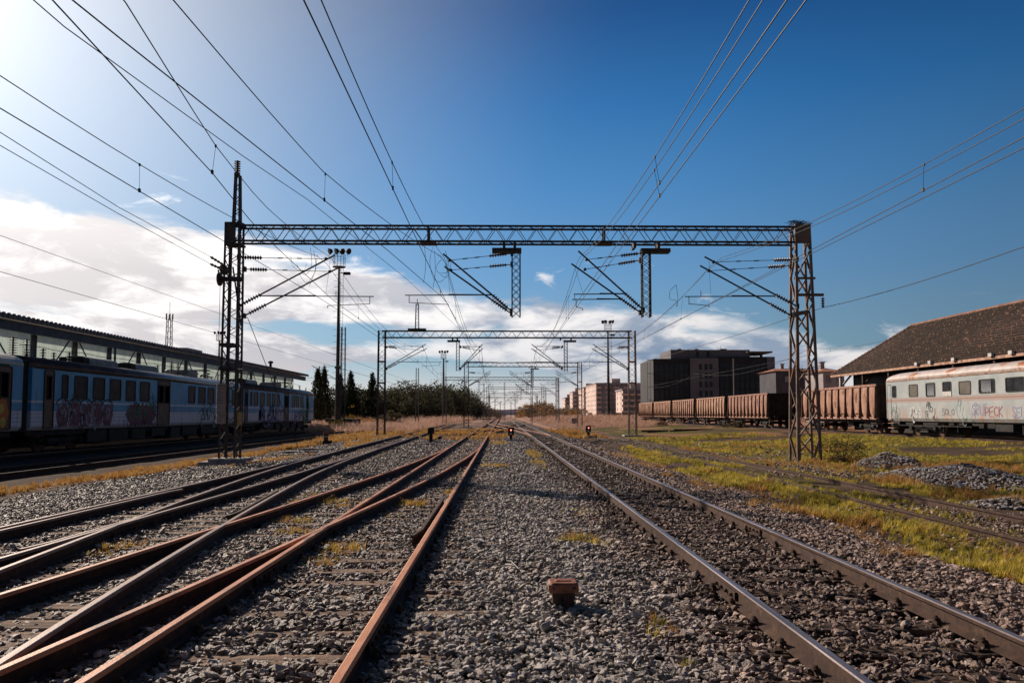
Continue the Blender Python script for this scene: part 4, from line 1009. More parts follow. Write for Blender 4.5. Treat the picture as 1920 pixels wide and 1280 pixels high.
# ------------------------------------------------------------------ pale derelict coach
m, nt, b = newmat('pale_coach_paint'); tcx = nt.new('ShaderNodeTexCoord'); O = tcx.outputs['Object']; so_ = nt.new('ShaderNodeSeparateXYZ'); nt.link(O, so_.inputs[0])
zz_ = so_.outputs[2]; n = nt.noise(O, 1.1, 6, .6); nfine = nt.noise(nt.mapping(O,(1,1,.18)), 4.5, 7, .65)
c = nt.mix(nt.sstep(n,.35,.65), (.33,.375,.39,1), (.42,.45,.45,1)); 
belt = nt.math('MULTIPLY', nt.sstep(zz_, 1.98, 2.04), nt.sstep(zz_, 2.36, 2.28)); c = nt.mix(nt.math('MULTIPLY', belt, .75), c, (.36,.25,.22,1))
thin = nt.math('MULTIPLY', nt.sstep(zz_, 2.12, 2.14), nt.sstep(zz_, 2.20, 2.18)); c = nt.mix(nt.math('MULTIPLY', thin, .8), c, (.30,.13,.08,1))
low = nt.math('MULTIPLY', nt.sstep(zz_, 2.1, 1.0), nt.sstep(nfine, .42, .62)); c = nt.mix(nt.math('MULTIPLY', low, .8), c, (.42,.24,.16,1))
n5 = nt.noise(O, 3.4, 8, .7); c = nt.mix(nt.math('MULTIPLY', nt.sstep(n5,.63,.70), .9), c, (.25,.10,.05,1))
nt.link(c, b.inputs['Base Color']); b.inputs['Roughness'].default_value = .6; M['coach'] = m
m, nt, b = newmat('coach_roof'); tcx = nt.new('ShaderNodeTexCoord'); O = tcx.outputs['Object']
n = nt.noise(O, .55, 7, .68); nfine = nt.noise(O, 2.5, 6, .6); c = nt.mix(nt.sstep(nfine,.35,.65), (.48,.41,.38,1), (.62,.55,.52,1)); c = nt.mix(nt.sstep(n,.56,.60), c, (.42,.15,.05,1)); c = nt.mix(nt.sstep(n,.64,.67), c, (.14,.07,.05,1))
nt.link(c, b.inputs['Base Color']); b.inputs['Roughness'].default_value = .55
bn = nt.new('ShaderNodeBump'); bn.inputs['Strength'].default_value = .35; bn.inputs['Distance'].default_value = .06; nt.link(nt.noise(nt.mapping(O,(.3,2,.3)), 1.4, 4, .6), bn.inputs['Height']); nt.link(bn.outputs[0], b.inputs['Normal']); M['coach_roof'] = m
M['curtain'] = flat('grey_curtain', (.42,.44,.48))
cy = 49.8-13.0; co = thing('passenger_coach', 'pale grey derelict passenger coach with a rust streaked pink roof and graffiti', 'railway coach', (WX, cy, RZ))
HL = 13.0
def body_prof(wx, z0, z1): return [(-wx+.12,z0),(wx-.12,z0),(wx,z0+.18),(wx,z1),(-wx,z1),(-wx,z0+.18)]
def roof_prof(wx, z1, zt, n=10, th=.0):
    return [(wx+.03,z1)] + [((wx+.03)*math.cos(PI*k/n)*(1 if 0<k<n else 1), z1+(zt-z1)*math.sin(PI*k/n)**.75) for k in range(1,n)] + [(-wx-.03,z1)]
WZ = 1.45
mb = MB(); mb.extr(body_prof(WZ, .88, 3.42), -HL+.0, HL-.0)
lpart('body', mb, M['coach'], co)
rp = roof_prof(WZ, 3.42, 4.0); mb = MB(); n = len(rp); secs = []
for y, s_ in ((-HL,.80),(-HL+.25,.93),(-HL+.7,.99),(-HL+1.2,1),(HL-1.2,1),(HL-.7,.99),(HL-.25,.93),(HL,.80)): secs.append([(x*(.9+.1*s_), y, 3.42+(z-3.42)*s_) for x, z in rp])
vs = [p for s_ in secs for p in s_]; fs = [(i*n+k, i*n+(k+1)%n, (i+1)*n+(k+1)%n, (i+1)*n+k) for i in range(7) for k in range(n)] + [tuple(range(n-1,-1,-1)), tuple(7*n+k for k in range(n))]
mb.add(vs, fs); lpart('roof', mb, M['coach_roof'], co, True)
mb = MB(); 
for s_ in (-1,1): mb.box(s_*WZ-.035, s_*WZ+.035, -HL+.1, HL-.1, 3.38, 3.44)
lpart('gutter', mb, M['wagon_rib'], co)
SC = Side(-WZ, -1)
cyw = lambda px: F*25/(px-943)-cy
wins = [(1677,1685,2.35,3.12,0),(1709,1726,2.36,3.12,1),(1741,1759,2.32,3.14,2),(1773,1790,2.36,3.14,3),(1804,1827,2.36,3.10,1),(1842,1873,2.38,3.12,4),(1893,1930,2.38,3.12,5)]
for px0, px1, v0, v1, kd in wins:
    u1 = cyw(px0); u0 = cyw(px1)
    wn_ = window(co, SC, u0, u1, v0, v1, M['rubber'], M['glass2'] if kd==1 else M['glass'], .09, .05, curtain={2:(u0+.15,u1-.15),4:(u0+.35,u1-.2)}.get(kd), cm=M['curtain'])
    if kd == 3: q = MB().add([SC.pt(u0,v0-.05,.03),SC.pt(u1,v0-.05,.03),SC.pt(u1,v0+.22,.03),SC.pt(u0,v0+.22,.03)],[(0,1,2,3)]); lpart('window_panel', q, M['white_paint'], wn_)
u = cyw(1930)-1.7
while u > -HL+1.4: window(co, SC, u-1.25, u, 2.38, 3.12, M['rubber'], M['glass'], .09, .05); u -= 2.0
SC2 = Side(WZ, 1)
for k in range(10): window(co, SC2, -HL+1.6+2.4*k, -HL+2.85+2.4*k, 2.38, 3.12, M['rubber'], M['glass'], .09, .05)
window(co, SC, HL-.62, HL-.12, .95, 3.2, M['rubber'], M['coach'], .06, .03, name='door', proud=.01)
gm = {'blue':flat('blue_spray_paint',(.20,.22,.42)),'red':flat('red_spray_paint',(.42,.13,.15)),'black':flat('black_spray_paint',(.03,.035,.04)),'white':flat('white_spray_paint',(.62,.64,.62)),'teal':flat('teal_spray_paint',(.20,.32,.31)),'green':flat('green_spray_paint',(.12,.32,.18)),'orange':flat('orange_spray_paint',(.62,.20,.05)),'pink':flat('pink_spray_paint',(.28,.13,.16)),'lilac':flat('lilac_spray_paint',(.20,.16,.34)),'yellow':flat('yellow_spray_paint',(.75,.52,.10)),'dkred':flat('dark_red_spray_paint',(.20,.09,.11)),'pale':flat('pale_spray_paint',(.35,.36,.42))}
# the coach side reads left to right towards the camera: u decreases
SCr = Side(-WZ, -1, -1)
def gz(py, px): return CAMH+(777-py)/(px-943)*25-RZ
def graf(mat_, fn): mb = MB(); fn(mb); lpart('graffiti', mb, gm[mat_], co)
graf('teal', lambda mb: scrib(mb, SCr, -cyw(1677), gz(787,1683), -cyw(1691)+cyw(1677), .95, 7, .05, 3))
graf('white', lambda mb: scrib(mb, SCr, -cyw(1708), gz(783,1717), -cyw(1728)+cyw(1708), .72, 12, .07, 4))
graf('black', lambda mb: scrib(mb, SCr, -cyw(1741), gz(784,1750), -cyw(1755)+cyw(1741), .75, 8, .05, 8))
graf('black', lambda mb: write(mb, SCr, 'SOLO', -cyw(1771), gz(778,1780), .34, .035, .9, jit=.04))
graf('teal', lambda mb: scrib(mb, SCr, -cyw(1802), gz(787,1810), -cyw(1822)+cyw(1802), 1.0, 6, .035, 12))
graf('blue', lambda mb: (write(mb, SCr, 'SELF', -cyw(1828), gz(777,1840), .52, .045, .62, jit=.05), scrib(mb, SCr, -cyw(1832), gz(780,1840), .9, .6, 2, .03, 71)))
graf('blue', lambda mb: write(mb, SCr, 'SEL', -cyw(1904), gz(783,1912), .52, .045, .62, jit=.05))
graf('red', lambda mb: write(mb, SCr, 'PECK', -cyw(1852), gz(781,1868), .50, .055, .74, .011, .05))
for y in (-9.2, 9.2): bogie(co, y, 2.6, .46, 1.05)
mb = MB(); mb.box(-1.2,1.2,-HL+.2,HL-.2,.80,.9); mb.bbox(-1.25,-.4,-3,-.8,.35,.82,.03); mb.bbox(-1.2,-.5,1.0,2.4,.42,.82,.03); mb.bar((-1.3,4.2,.62),(-1.3,12.0,.62),.05); mb.bbox(-1.35,-.95,11.6,12.7,.55,.86,.03)
for k in (-.6,.2,2.9,3.6): mb.bar((-1.1,k*2,.82),(-1.1,k*2,.3),.06)
lpart('underframe', mb, M['black'], co)
lpart('step_board', MB().box(-1.6,-1.2,HL-1.1,HL-.4,.42,.46).box(-1.6,-1.2,HL-1.1,HL-.4,.72,.75), M['wagon_rib'], co)
for e in (-1,1):
    lpart('end_bellows', MB().bbox(-.75,.75,min(e*HL,e*(HL+.45)),max(e*HL,e*(HL+.45)),1.0,3.3,.05), M['black'], co)
    for s_ in (-.88,.88): lpart('buffer', MB().lathe((s_,e*HL,1.05),(0,e,0),[(0,.10),(.35,.10),(.36,.05),(.55,.05),(.56,.24),(.60,.24)],10), M['black'], co)

# ------------------------------------------------------------------ blue electric train
m, nt, b = newmat('blue_train_paint'); tcx = nt.new('ShaderNodeTexCoord'); O = tcx.outputs['Object']; so_ = nt.new('ShaderNodeSeparateXYZ'); nt.link(O, so_.inputs[0]); zz_ = so_.outputs[2]
n = nt.noise(O, .8, 6, .6); nfine = nt.noise(nt.mapping(O,(1,1,.2)), 3.5, 7, .65)
blue = nt.mix(nt.sstep(n,.35,.65), (.06,.36,.68,1), (.09,.44,.76,1)); wht = nt.mix(nt.sstep(nfine,.35,.65), (.60,.70,.85,1), (.72,.78,.88,1))
st1 = nt.math('MULTIPLY', nt.sstep(zz_, 2.06, 2.07), nt.sstep(zz_, 2.15, 2.14)); lowm = nt.sstep(zz_, 1.73, 1.72)
c = nt.mix(st1, blue, wht); c = nt.mix(lowm, c, wht)
c = nt.mix(nt.math('MULTIPLY', nt.sstep(nfine,.5,.72), .55), c, (.06,.06,.07,1))
groove = nt.math('LESS_THAN', nt.math('FRACT', nt.math('MULTIPLY', zz_, 6.2)), .10); c = nt.mix(nt.math('MULTIPLY', nt.math('MULTIPLY', groove, nt.sstep(zz_, 2.05, 2.0)), .6), c, (.05,.055,.07,1))
nt.link(c, b.inputs['Base Color']); b.inputs['Roughness'].default_value = .5; M['train'] = m
M['train_roof'] = mottled('sooty_train_roof', (.06,.055,.06), (.11,.10,.11), 1.2, .42, .1, c3=(.16,.11,.09), t3=(.55,.72), s3=.8, spec=.6)
M['door_brown'] = mottled('brown_door', (.13,.09,.065), (.19,.13,.09), 2, .6)
TX = -20.25
def train_car(label, ya, yb, wl, doors, cab=False, pink=None, equip=()):
    cyt = (ya+yb)/2; H_ = (yb-ya)/2; g = thing('train_coach', label, 'train coach', (TX, cyt, .17), 'coaches of the blue electric train')
    mb = MB(); bp = [(-1.33,.95),(1.33,.95),(1.45,1.1),(1.45,3.48),(-1.45,3.48),(-1.45,1.1)]
    secs = [(-H_+.12,1),(H_-.12 if not cab else H_-.9,1)] + ([(H_-.25,.93),(H_-.0,.80)] if cab else [])
    n = len(bp); vs = [(x*s_, y, z) for y, s_ in secs for x, z in bp]; fs = [(i*n+k, i*n+(k+1)%n, (i+1)*n+(k+1)%n, (i+1)*n+k) for i in range(len(secs)-1) for k in range(n)]+[tuple(range(n-1,-1,-1)), tuple((len(secs)-1)*n+k for k in range(n))]
    lpart('body', mb.add(vs, fs), M['train'], g)
    rp = roof_prof(1.45, 3.48, 4.02); n = len(rp); vs = [(x*s_, y, 3.48+(z-3.48)*s_) for y, s_ in secs for x, z in rp]
    fs = [(i*n+k, i*n+(k+1)%n, (i+1)*n+(k+1)%n, (i+1)*n+k) for i in range(len(secs)-1) for k in range(n)]+[tuple(range(n-1,-1,-1)), tuple((len(secs)-1)*n+k for k in range(n))]
    lpart('roof', MB().add(vs, fs), M['train_roof'], g, True)
    for s_ in (1,-1):
        S = Side(s_*1.45, s_)
        for a, b_ in wl: window(g, S, a-cyt, b_-cyt, 2.25, 3.30, M['rubber'], M['glass'], .1, .06)
        for a, b_ in doors:
            d = window(g, S, a-cyt, b_-cyt, 1.0, 3.42, M['rubber'], M['door_brown'], .1, .04, name='door', proud=.03)
            if b_-a > 1.1:
                hw_ = (b_-a)/2
                for q in (0,1): window(d, S, a-cyt+.1+q*hw_, a-cyt+hw_-.08+q*hw_, 2.2, 3.2, M['rubber'], M['glass'], .06, .05, name='door_window', proud=.045)
            else: window(d, S, a-cyt+.2, b_-cyt-.2, 2.2, 3.2, M['rubber'], M['glass'], .06, .05, name='door_window', proud=.045)
    if cab:
        # windscreen and lamps on the far end
        mb = MB(); mb.add([(-1.0,H_+.01,2.3),(1.0,H_+.01,2.3),(1.0,H_+.01,3.25),(-1.0,H_+.01,3.25)],[(0,1,2,3)]); lpart('windscreen', mb, M['glass'], g)
        for q in (-.8,.8): lpart('headlight', MB().lathe((q,H_,1.5),(0,1,0),[(0,.14),(.05,.14),(.06,.1)],10), M['white_paint'], g)
        lpart('horn', MB().tube((.6,H_-.6,3.9),(.6,H_-.3,4.25),.05), M['black'], g)
    mb = MB(); y = -H_+.5
    mb.box(-1.2,1.2,-H_+.2,H_-.4,.72,.95)
    k = 0; r_ = random.Random(int(ya))
    y = -H_+4.6
    while y < H_-4.8: L_ = r_.uniform(1,2.4); mb.bbox(.35,1.3,y,y+L_,.28+r_.uniform(0,.15),.9,.03); mb.bbox(-1.3,-.35,y,y+L_,.3,.9,.03); y += L_+r_.uniform(.2,.7)
    lpart('underframe', mb, M['black'], g)
    for y in (-H_+3.1, H_-3.1): bogie(g, y, 2.5, .46, 1.0)
    for kind, y in equip:
        y -= cyt
        if kind == 'ac':
            o = MB(); n_ = 8; o.add([( .62*math.cos(PI*k/n_)*1.0, yy, 3.92+.45*math.sin(PI*k/n_)**.5) for yy in (y-1.5,y+1.2) for k in range(n_+1)], [(k,k+1,n_+2+k,n_+1+k) for k in range(n_)]+[tuple(range(n_,-1,-1)), tuple(range(n_+1,2*n_+2))]); lpart('air_conditioner', o, M['grey_paint'], g, False)
            lpart('vent_grille', MB().bbox(-.55,.6,y-2.1,y-1.55,3.9,4.28,.03), M['black'], g)
        if kind == 'ins':
            for d in (-.25,.45): lpart('roof_insulator', MB().insul((d,y,3.95),(d,y,4.42),4,.12), M['insulator'], g)
        if kind == 'box': lpart('roof_box', MB().bbox(-.7,.75,y-.8,y+.8,3.9,4.35,.06), M['grey_paint'], g)
        if kind == 'bigins':
            for d in (0,.9): lpart('roof_insulator', MB().insul((.3,y+d,3.95),(.3,y+d,4.75),8,.16), M['insulator'], g)
        if kind == 'panto':
            o = MB()
            for q in (-.55,.55): o.bar((q,y-1.1,4.1),(q,y+1.1,4.1),.06); o.bar((q,y-1.0,4.15),(q*.7,y+.9,4.32),.05); o.bar((q*.7,y+.9,4.32),(q*.9,y-.6,4.46),.04)
            o.bar((-.9,y-.6,4.48),(.9,y-.6,4.48),.08); o.bar((-.9,y-.35,4.48),(.9,y-.35,4.48),.06); lpart('pantograph', o, M['black'], g)
            for q in (-.5,.5):
                for d in (-.9,.9): lpart('roof_insulator', MB().insul((q,y+d,3.92),(q,y+d,4.12),2,.1), M['insulator'], g)
    o = MB(); o.poly([(.45,-H_+.8+k*.8,4.44+.03*math.sin(k*1.3)) for k in range(int((2*H_-2)/.8))], .013, 4); lpart('roof_cable', o, M['wire'], g)
    lpart('bellows', MB().bbox(-1.3,1.3,-H_-.35,-H_+.13,.9,3.75,.03), M['black'], g)
    # seam strip above the windows
    lpart('rain_strip', MB().box(1.44,1.475,-H_+.2,H_-1.0,3.44,3.50), M['black'], g)
    return g
tz = lambda px: F*18.8/(943-px)
def pxs(l): return [(tz(a), tz(b_)) for a, b_ in l]
c2 = train_car('long middle coach of the blue train with pink and red graffiti below its windows', 30.75, 55.6, pxs([(121,133),(144,169),(179,201),(210,231),(240,258),(266,284),(356,369),(375,388),(392,404),(408,419),(424,432),(437,444)]), pxs([(88,107),(299,322),(449,457)]), equip=(('bigins',31.4),('ac',38.2),('ins',33.2),('ins',35.2),('ac',42.8),('ins',44.2),('box',48.5),('panto',51.3),('bigins',46.4),('ins',53.5)))
c3 = train_car('farthest coach of the blue train, with driver cab end beyond the tall tower', 55.8, 77.2, pxs([(471,475),(478,486),(490,498),(502,509),(512,518),(521,526),(549,555),(557,562),(565,570)]), pxs([(461,467),(535,543),(576,579)]), True, equip=(('ins',57),('ac',60.5),('box',67),('panto',71),('ins',75)))
c1 = train_car('nearest coach of the blue train at the left photo edge, with an orange graffiti', 5.4, 30.4, [(7+2.1*k, 8.3+2.1*k) for k in range(9)], [(28.7,29.6),(25.6,26.9)], equip=(('ac',28.6),('box',24.0),('ins',26.5)))
# graffiti on the train (reads left to right away from the camera: u increases)
def tgraf(car, mat_, fn): mb = MB(); fn(mb, Side(1.45, 1), car.location.y); lpart('graffiti', mb, gm[mat_], car)
def blob(mb, S, u0, u1, v0, v1, k, seed, n=26):
    r_ = random.Random(seed); top = []; bot = []
    for i in range(n+1): t = i/n; u = u0+(u1-u0)*t; e = min(1, 6*t, 6*(1-t)); m_ = (v0+v1)/2; top.append((u, m_+(v1-m_)*e*(.85+.15*math.sin(i*1.9+seed)))); bot.append((u, m_-(m_-v0)*e*(.9+.1*math.cos(i*2.3+seed))))
    mb.add([S.pt(a,b_,k) for a,b_ in top+bot], [(i,i+1,n+2+i,n+1+i) for i in range(n)])
Z0 = tz(112); Z1 = tz(216)
tgraf(c2,'pink', lambda mb,S,c: [blob(mb,S,Z0-c+i*(Z1-Z0)/5,Z0-c+(i+1.05)*(Z1-Z0)/5,1.02,2.12+.12*(i%2),.004+.0008*i,i) for i in range(5)])
tgraf(c2,'dkred', lambda mb,S,c: blob(mb,S,tz(240)-c,tz(298)-c,.98,2.2,.004,7))
tgraf(c2,'dkred', lambda mb,S,c: scrib(mb,S,Z0-c,1.1,Z1-Z0,.85,14,.06,21,.009))
tgraf(c2,'black', lambda mb,S,c: scrib(mb,S,tz(240)-c,1.0,tz(298)-tz(240),1.1,14,.04,23,.012))
tgraf(c2,'black', lambda mb,S,c: (scrib(mb,S,Z0-c,1.05,Z1-Z0,.95,16,.04,22,.012), [stroke(mb,S,[(Z0-c+i*(Z1-Z0)/5+(Z1-Z0)/5*(.5-.5*math.cos(PI*k/10)), 2.0+.28*math.sin(PI*k/10)) for k in range(11)],.07,.013) for i in range(5)]))
tgraf(c2,'pale', lambda mb,S,c: scrib(mb,S,Z0-c+.3,1.15,Z1-Z0-.6,.75,12,.11,24,.014))
tgraf(c2,'green', lambda mb,S,c: scrib(mb,S,tz(242)-c,1.3,tz(296)-tz(242),.75,9,.07,25,.014))
tgraf(c2,'teal', lambda mb,S,c: scrib(mb,S,tz(376)-c,1.15,tz(420)-tz(376),1.0,14,.13,26,.006))
tgraf(c3,'lilac', lambda mb,S,c: scrib(mb,S,tz(487)-c,1.0,tz(520)-tz(487),1.25,22,.2,31,.006))
tgraf(c3,'lilac', lambda mb,S,c: scrib(mb,S,tz(550)-c,1.1,tz(566)-tz(550),.8,10,.15,32,.006))
tgraf(c3,'green', lambda mb,S,c: scrib(mb,S,tz(568)-c,1.0,tz(582)-tz(568),1.3,16,.2,33,.007))
tgraf(c3,'pink', lambda mb,S,c: scrib(mb,S,tz(520)-c,1.0,tz(534)-tz(520),1.0,10,.14,34,.006))
tgraf(c1,'orange', lambda mb,S,c: blob(mb,S,tz(-25)-c,tz(24)-c,.98,2.3,.034,41))
tgraf(c1,'yellow', lambda mb,S,c: [mb.add([S.pt(tz(8)-c+dx+.16*math.cos(k*PI/6), 1.55+dy+.2*math.sin(k*PI/6), .038) for k in range(12)],[tuple(range(12))]) for dx,dy in ((-.35,.1),(.05,.25),(.15,-.25),(-.3,-.3))])

# ------------------------------------------------------------------ long shed behind the train
M['shed_panel'] = None
m, nt, b = newmat('ribbed_pale_sheet'); tcx = nt.new('ShaderNodeTexCoord'); O = tcx.outputs['Object']; so_ = nt.new('ShaderNodeSeparateXYZ'); nt.link(O, so_.inputs[0])
wv = nt.math('SINE', nt.math('MULTIPLY', so_.outputs[1], 2*PI/.22)); n = nt.noise(nt.mapping(O,(1,1,.25)), 1.5, 6, .6)
c = nt.mix(nt.sstep(n,.3,.7), (.42,.53,.50,1), (.56,.67,.63,1)); c = nt.mix(nt.math('MULTIPLY', nt.sstep(wv,.5,1), .3), c, (.2,.22,.22,1)); nt.link(c, b.inputs['Base Color']); b.inputs['Roughness'].default_value = .5
M['shed_panel'] = m; tr = nt.new('ShaderNodeBsdfTranslucent'); nt.link(c, tr.inputs['Color']); mxs = nt.new('ShaderNodeMixShader'); mxs.inputs[0].default_value = .6; nt.link(b.outputs[0], mxs.inputs[1]); nt.link(tr.outputs[0], mxs.inputs[2]); nt.link(mxs.outputs[0], m.node_tree.nodes['Material Output'].inputs['Surface'])
b.inputs['Transmission Weight'].default_value = 0
M['shed_steel'] = mottled('dark_blue_grey_steel', (.05,.06,.075), (.085,.10,.12), 1.2, .6, 0, c3=(.12,.08,.06), t3=(.6,.72))
M['shed_roof'] = mottled('grey_roof_sheet', (.13,.12,.13), (.22,.20,.20), .6, .6, 0, c3=(.2,.14,.11), t3=(.55,.7))
sh_ = thing('storage_shed', 'long low shed with pale ribbed panels and dark eave behind the blue train', 'shed', (-26, 66, 0))
SA, SB = 14, 101.5
part('eave_beam', MB().box(-26.25,-26.0,SA,SB,6.2,6.72), M['shed_steel'], sh_)
mb = MB(); mb.add([(-25.75,SA-.5,6.78),(-25.75,SB+.6,6.78),(-28.3,SB+.6,7.05),(-28.3,SA-.5,7.05),(-25.75,SA-.5,7.0),(-25.75,SB+.6,7.0),(-28.3,SB+.6,7.2),(-28.3,SA-.5,7.2)],[(0,3,2,1),(4,5,6,7),(0,1,5,4),(1,2,6,5),(2,3,7,6),(3,0,4,7)])
y = SA
while y < SB: mb.box(-25.80,-25.72,y,y+.16,6.76,7.05); y += .42
part('roof', mb, M['shed_roof'], sh_)
y = SA+.4; k = 0
while y < SB-4:
    pn = part('wall_panel', MB().add([(-26.75,y+.2,2.4),(-26.75,y+4.15,2.4),(-26.75,y+4.15,6.5),(-26.75,y+.2,6.5)],[(0,1,2,3)]), M['shed_panel'], sh_)
    mb = MB(); mb.bar((-26.68,y+.5,3.2),(-26.68,y+3.6,6.3),.06) if k%2 else mb.bar((-26.68,y+3.6,3.2),(-26.68,y+.5,6.3),.06)
    part('brace', mb, M['shed_steel'], sh_)
    mb = MB().box(-26.85,-26.6,y-.12,y+.2,0,6.6); part('post', mb, M['door_brown'] if k == 8 else M['shed_steel'], sh_)
    y += 4.2; k += 1
part('lower_wall', MB().box(-27.0,-26.7,SA,SB,0,2.4), M['shed_steel'], sh_)
part('end_wall', MB().box(-46,-27.0,SB-.3,SB,0,2.28).box(-46,-27.0,SA,SA+.3,0,2.28), M['shed_steel'], sh_)
part('unseen_low_roof', MB().box(-46.3,-27.0,SA-.2,SB+.2,2.3,2.42), M['shed_roof'], sh_)  # unseen rear roof, shaped low so sunlight reaches the wall panels from behind
part('back_wall', MB().box(-46.2,-46,SA,SB,0,2.3), M['shed_steel'], sh_)
for px_ in (205,): part('downpipe', MB().tube((-26.05,F*26/(943-px_)+1,3),(-26.05,F*26/(943-px_)+1,6.3),.08), M['shed_steel'], sh_)
part('rooftop_room', MB().bbox(-35.2,-32.8,80,84,2.5,8.7,.05), M['grey_paint'], sh_)
for px_ in (508,):
    part('roof_vent', MB().lathe((-26.6,F*26.6/(943-px_),6.9),(0,0,1),[(0,.15),(.7,.15),(.72,.3),(.9,.3),(1,.05)],8), M['black'], sh_)

# ------------------------------------------------------------------ tiled goods hall on the right
m, nt, b = newmat('old_clay_tiles'); tcx = nt.new('ShaderNodeTexCoord'); O = tcx.outputs['Object']; so_ = nt.new('ShaderNodeSeparateXYZ'); nt.link(O, so_.inputs[0])
vo = nt.new('ShaderNodeTexVoronoi'); vo.inputs['Scale'].default_value = 1; nt.link(nt.mapping(O,(0.001,4.5,5.2)), vo.inputs['Vector']); vsx = nt.new('ShaderNodeSeparateColor'); nt.link(vo.outputs['Color'], vsx.inputs[0])
n = nt.noise(O, .5, 6, .65)
c = nt.ramp(vsx.outputs[0], [(0,(.065,.028,.016,1)),(.5,(.085,.037,.021,1)),(.93,(.11,.05,.029,1)),(1,(.18,.085,.055,1))]); c = nt.mix(nt.math('MULTIPLY', nt.sstep(n,.45,.7), .6), c, (.03,.024,.016,1)); nt.link(c, b.inputs['Base Color']); b.inputs['Roughness'].default_value = .9; M['tile'] = m
hall = thing('goods_hall', 'low goods hall with a big brown tiled hipped roof behind the pale coach', 'building', (35.5, 50, 0))
EX, EZ, RX, RZt, YE, YN = 30.5, 5.35, 35.6, 9.45, 71.0, 18.0
def roofpt(s, y0, y1, t): # course t on the west slope
    x = EX+(RX-EX)*t; z = EZ+(RZt-EZ)*t; return x, z
mb = MB(); nC = 19
for i in range(nC):
    t0 = i/nC; t1 = (i+1)/nC; xa, za_ = roofpt(0,0,0,t0); xb, zb_ = roofpt(0,0,0,t1); ya0 = YN+5*t0; yb0 = YE-5.1*t0; ya1 = YN+5*t1; yb1 = YE-5.1*t1
    yn = int((yb0-ya0)/.6); 
    vs = []; r_ = random.Random(i)
    for k in range(yn+1):
        f_ = k/yn; j = r_.uniform(-.02,.03)+.05*math.sin(k*.21+i*.1)*math.sin(PI*i/nC); vs += [(xa, ya0+(yb0-ya0)*f_, za_+.16+j), (xb-.0, ya1+(yb1-ya1)*f_, zb_+.0), (xa, ya0+(yb0-ya0)*f_, za_-.04)]
    mb.mi = 0; o3 = len(mb.v); mb.add(vs, [(3*k,3*k+3,3*k+4,3*k+1) for k in range(yn)]); mb.mi = 1; mb.add([], [tuple(o3-len(mb.v)+q for q in (3*k+2,3*k+5,3*k+3,3*k)) for k in range(yn)]); mb.mi = 0
x2 = 2*RX-EX
mb.add([(x2,YN,EZ),(x2,YE,EZ),(RX,YE-5.1,RZt),(RX,YN+5,RZt)],[(0,1,2,3)])
mb.add([(EX,YE,EZ+.05),(x2,YE,EZ),(RX,YE-5.1,RZt)],[(1,0,2)]); mb.add([(EX,YN,EZ),(x2,YN,EZ),(RX,YN+5,RZt)],[(0,1,2)])
M['tile_edge'] = mottled('clay_tile_edges', (.012,.008,.006), (.030,.016,.011), 5, .9, c3=(.22,.12,.075), t3=(.56,.63), s3=5)  # gap shadow and lit tile tips painted into the edge colour
part('roof', mb, [M['tile'], M['tile_edge']], hall)
mb = MB(); y = YN+5
while y < YE-5.1: mb.lathe((RX,y,RZt+.02),(0,1,0),[(0,.13),(.34,.16),(.36,.13)],8); y += .36
for k in range(24): t = k/24; mb.lathe((EX+(RX-EX)*t, YE-5.1*t, EZ+(RZt-EZ)*t+.07),(RX-EX,-5.1,RZt-EZ),[(0,.09),(.28,.12),(.3,.09)],6)
M['ridge'] = mottled('ridge_tile', (.22,.11,.075), (.36,.20,.15), 3, .9)
part('ridge_tiles', mb, M['ridge'], hall)
part('eave_board', MB().box(EX-.04,EX+.02,YN,YE,EZ-.16,EZ+.02), M['wagon_rib'], hall)
mb = MB(); mb.box(31.9,32.2,YN+1.5,YE-1.5,0,EZ+.7); mb.box(x2-1.7,x2-1.4,YN+1.5,YE-1.5,0,EZ+.7); mb.box(31.9,x2-1.4,YE-1.8,YE-1.5,0,EZ+.2); mb.box(31.9,x2-1.4,YN+1.5,YN+1.8,0,EZ+.2)
part('wall', mb, M['black'], hall)
y = YN+3
while y < YE: part('rafter_bracket', MB().box(30.6,30.8,y-.1,y+.1,0.9,EZ-.1).bar((30.7,y,4.2),(31.9,y,5.6),.14), M['white_paint'] if y > 66 else M['wagon_end'], hall); y += 4.4
for px_ in (1724,1750,1795,1866,1905): Yv = F*30.35/(px_-943); part('eave_vent', MB().box(30.3,30.46,Yv-.17,Yv+.17,EZ-.0,EZ+.22), M['white_paint'], hall)

# ------------------------------------------------------------------ office block, flats and houses
def blk(mb, px0, px1, ptop, Y, depth, base=0): a = mx(px0,Y); b_ = mx(px1,Y); mb.box(a,b_,Y,Y+depth,base,(777-ptop)/(F/Y)+CAMH); return a, b_
YO = 250; M['office_dark'] = mottled('dark_office_cladding', (.022,.023,.026), (.036,.036,.04), .15, .6); M['office_grey'] = mottled('grey_office_concrete', (.14,.13,.135), (.19,.18,.185), .12, .8)
M['office_glass'] = mottled('office_glass', (.010,.014,.016), (.028,.036,.038), .3, .2, 0, spec=.4)
of = thing('office_block', 'dark modern office block with flat roof canopy behind the goods wagons', 'building', (mx(1338,YO), YO, 0))
mb = MB(); blk(mb,1226,1297,672,YO+1,24); part('glass_wing', mb, M['office_dark'], of)
mb = MB(); blk(mb,1297,1349,671,YO-.5,26); blk(mb,1259,1408,655,YO+3,18,18); part('concrete_core', mb, M['office_grey'], of)
mb = MB(); blk(mb,1349,1441,668,YO+.6,24); part('dark_wing', mb, M['office_dark'], of)
mb = MB(); blk(mb,1441,1455,668,YO+.2,22); part('side_fin', mb, M['office_grey'], of)
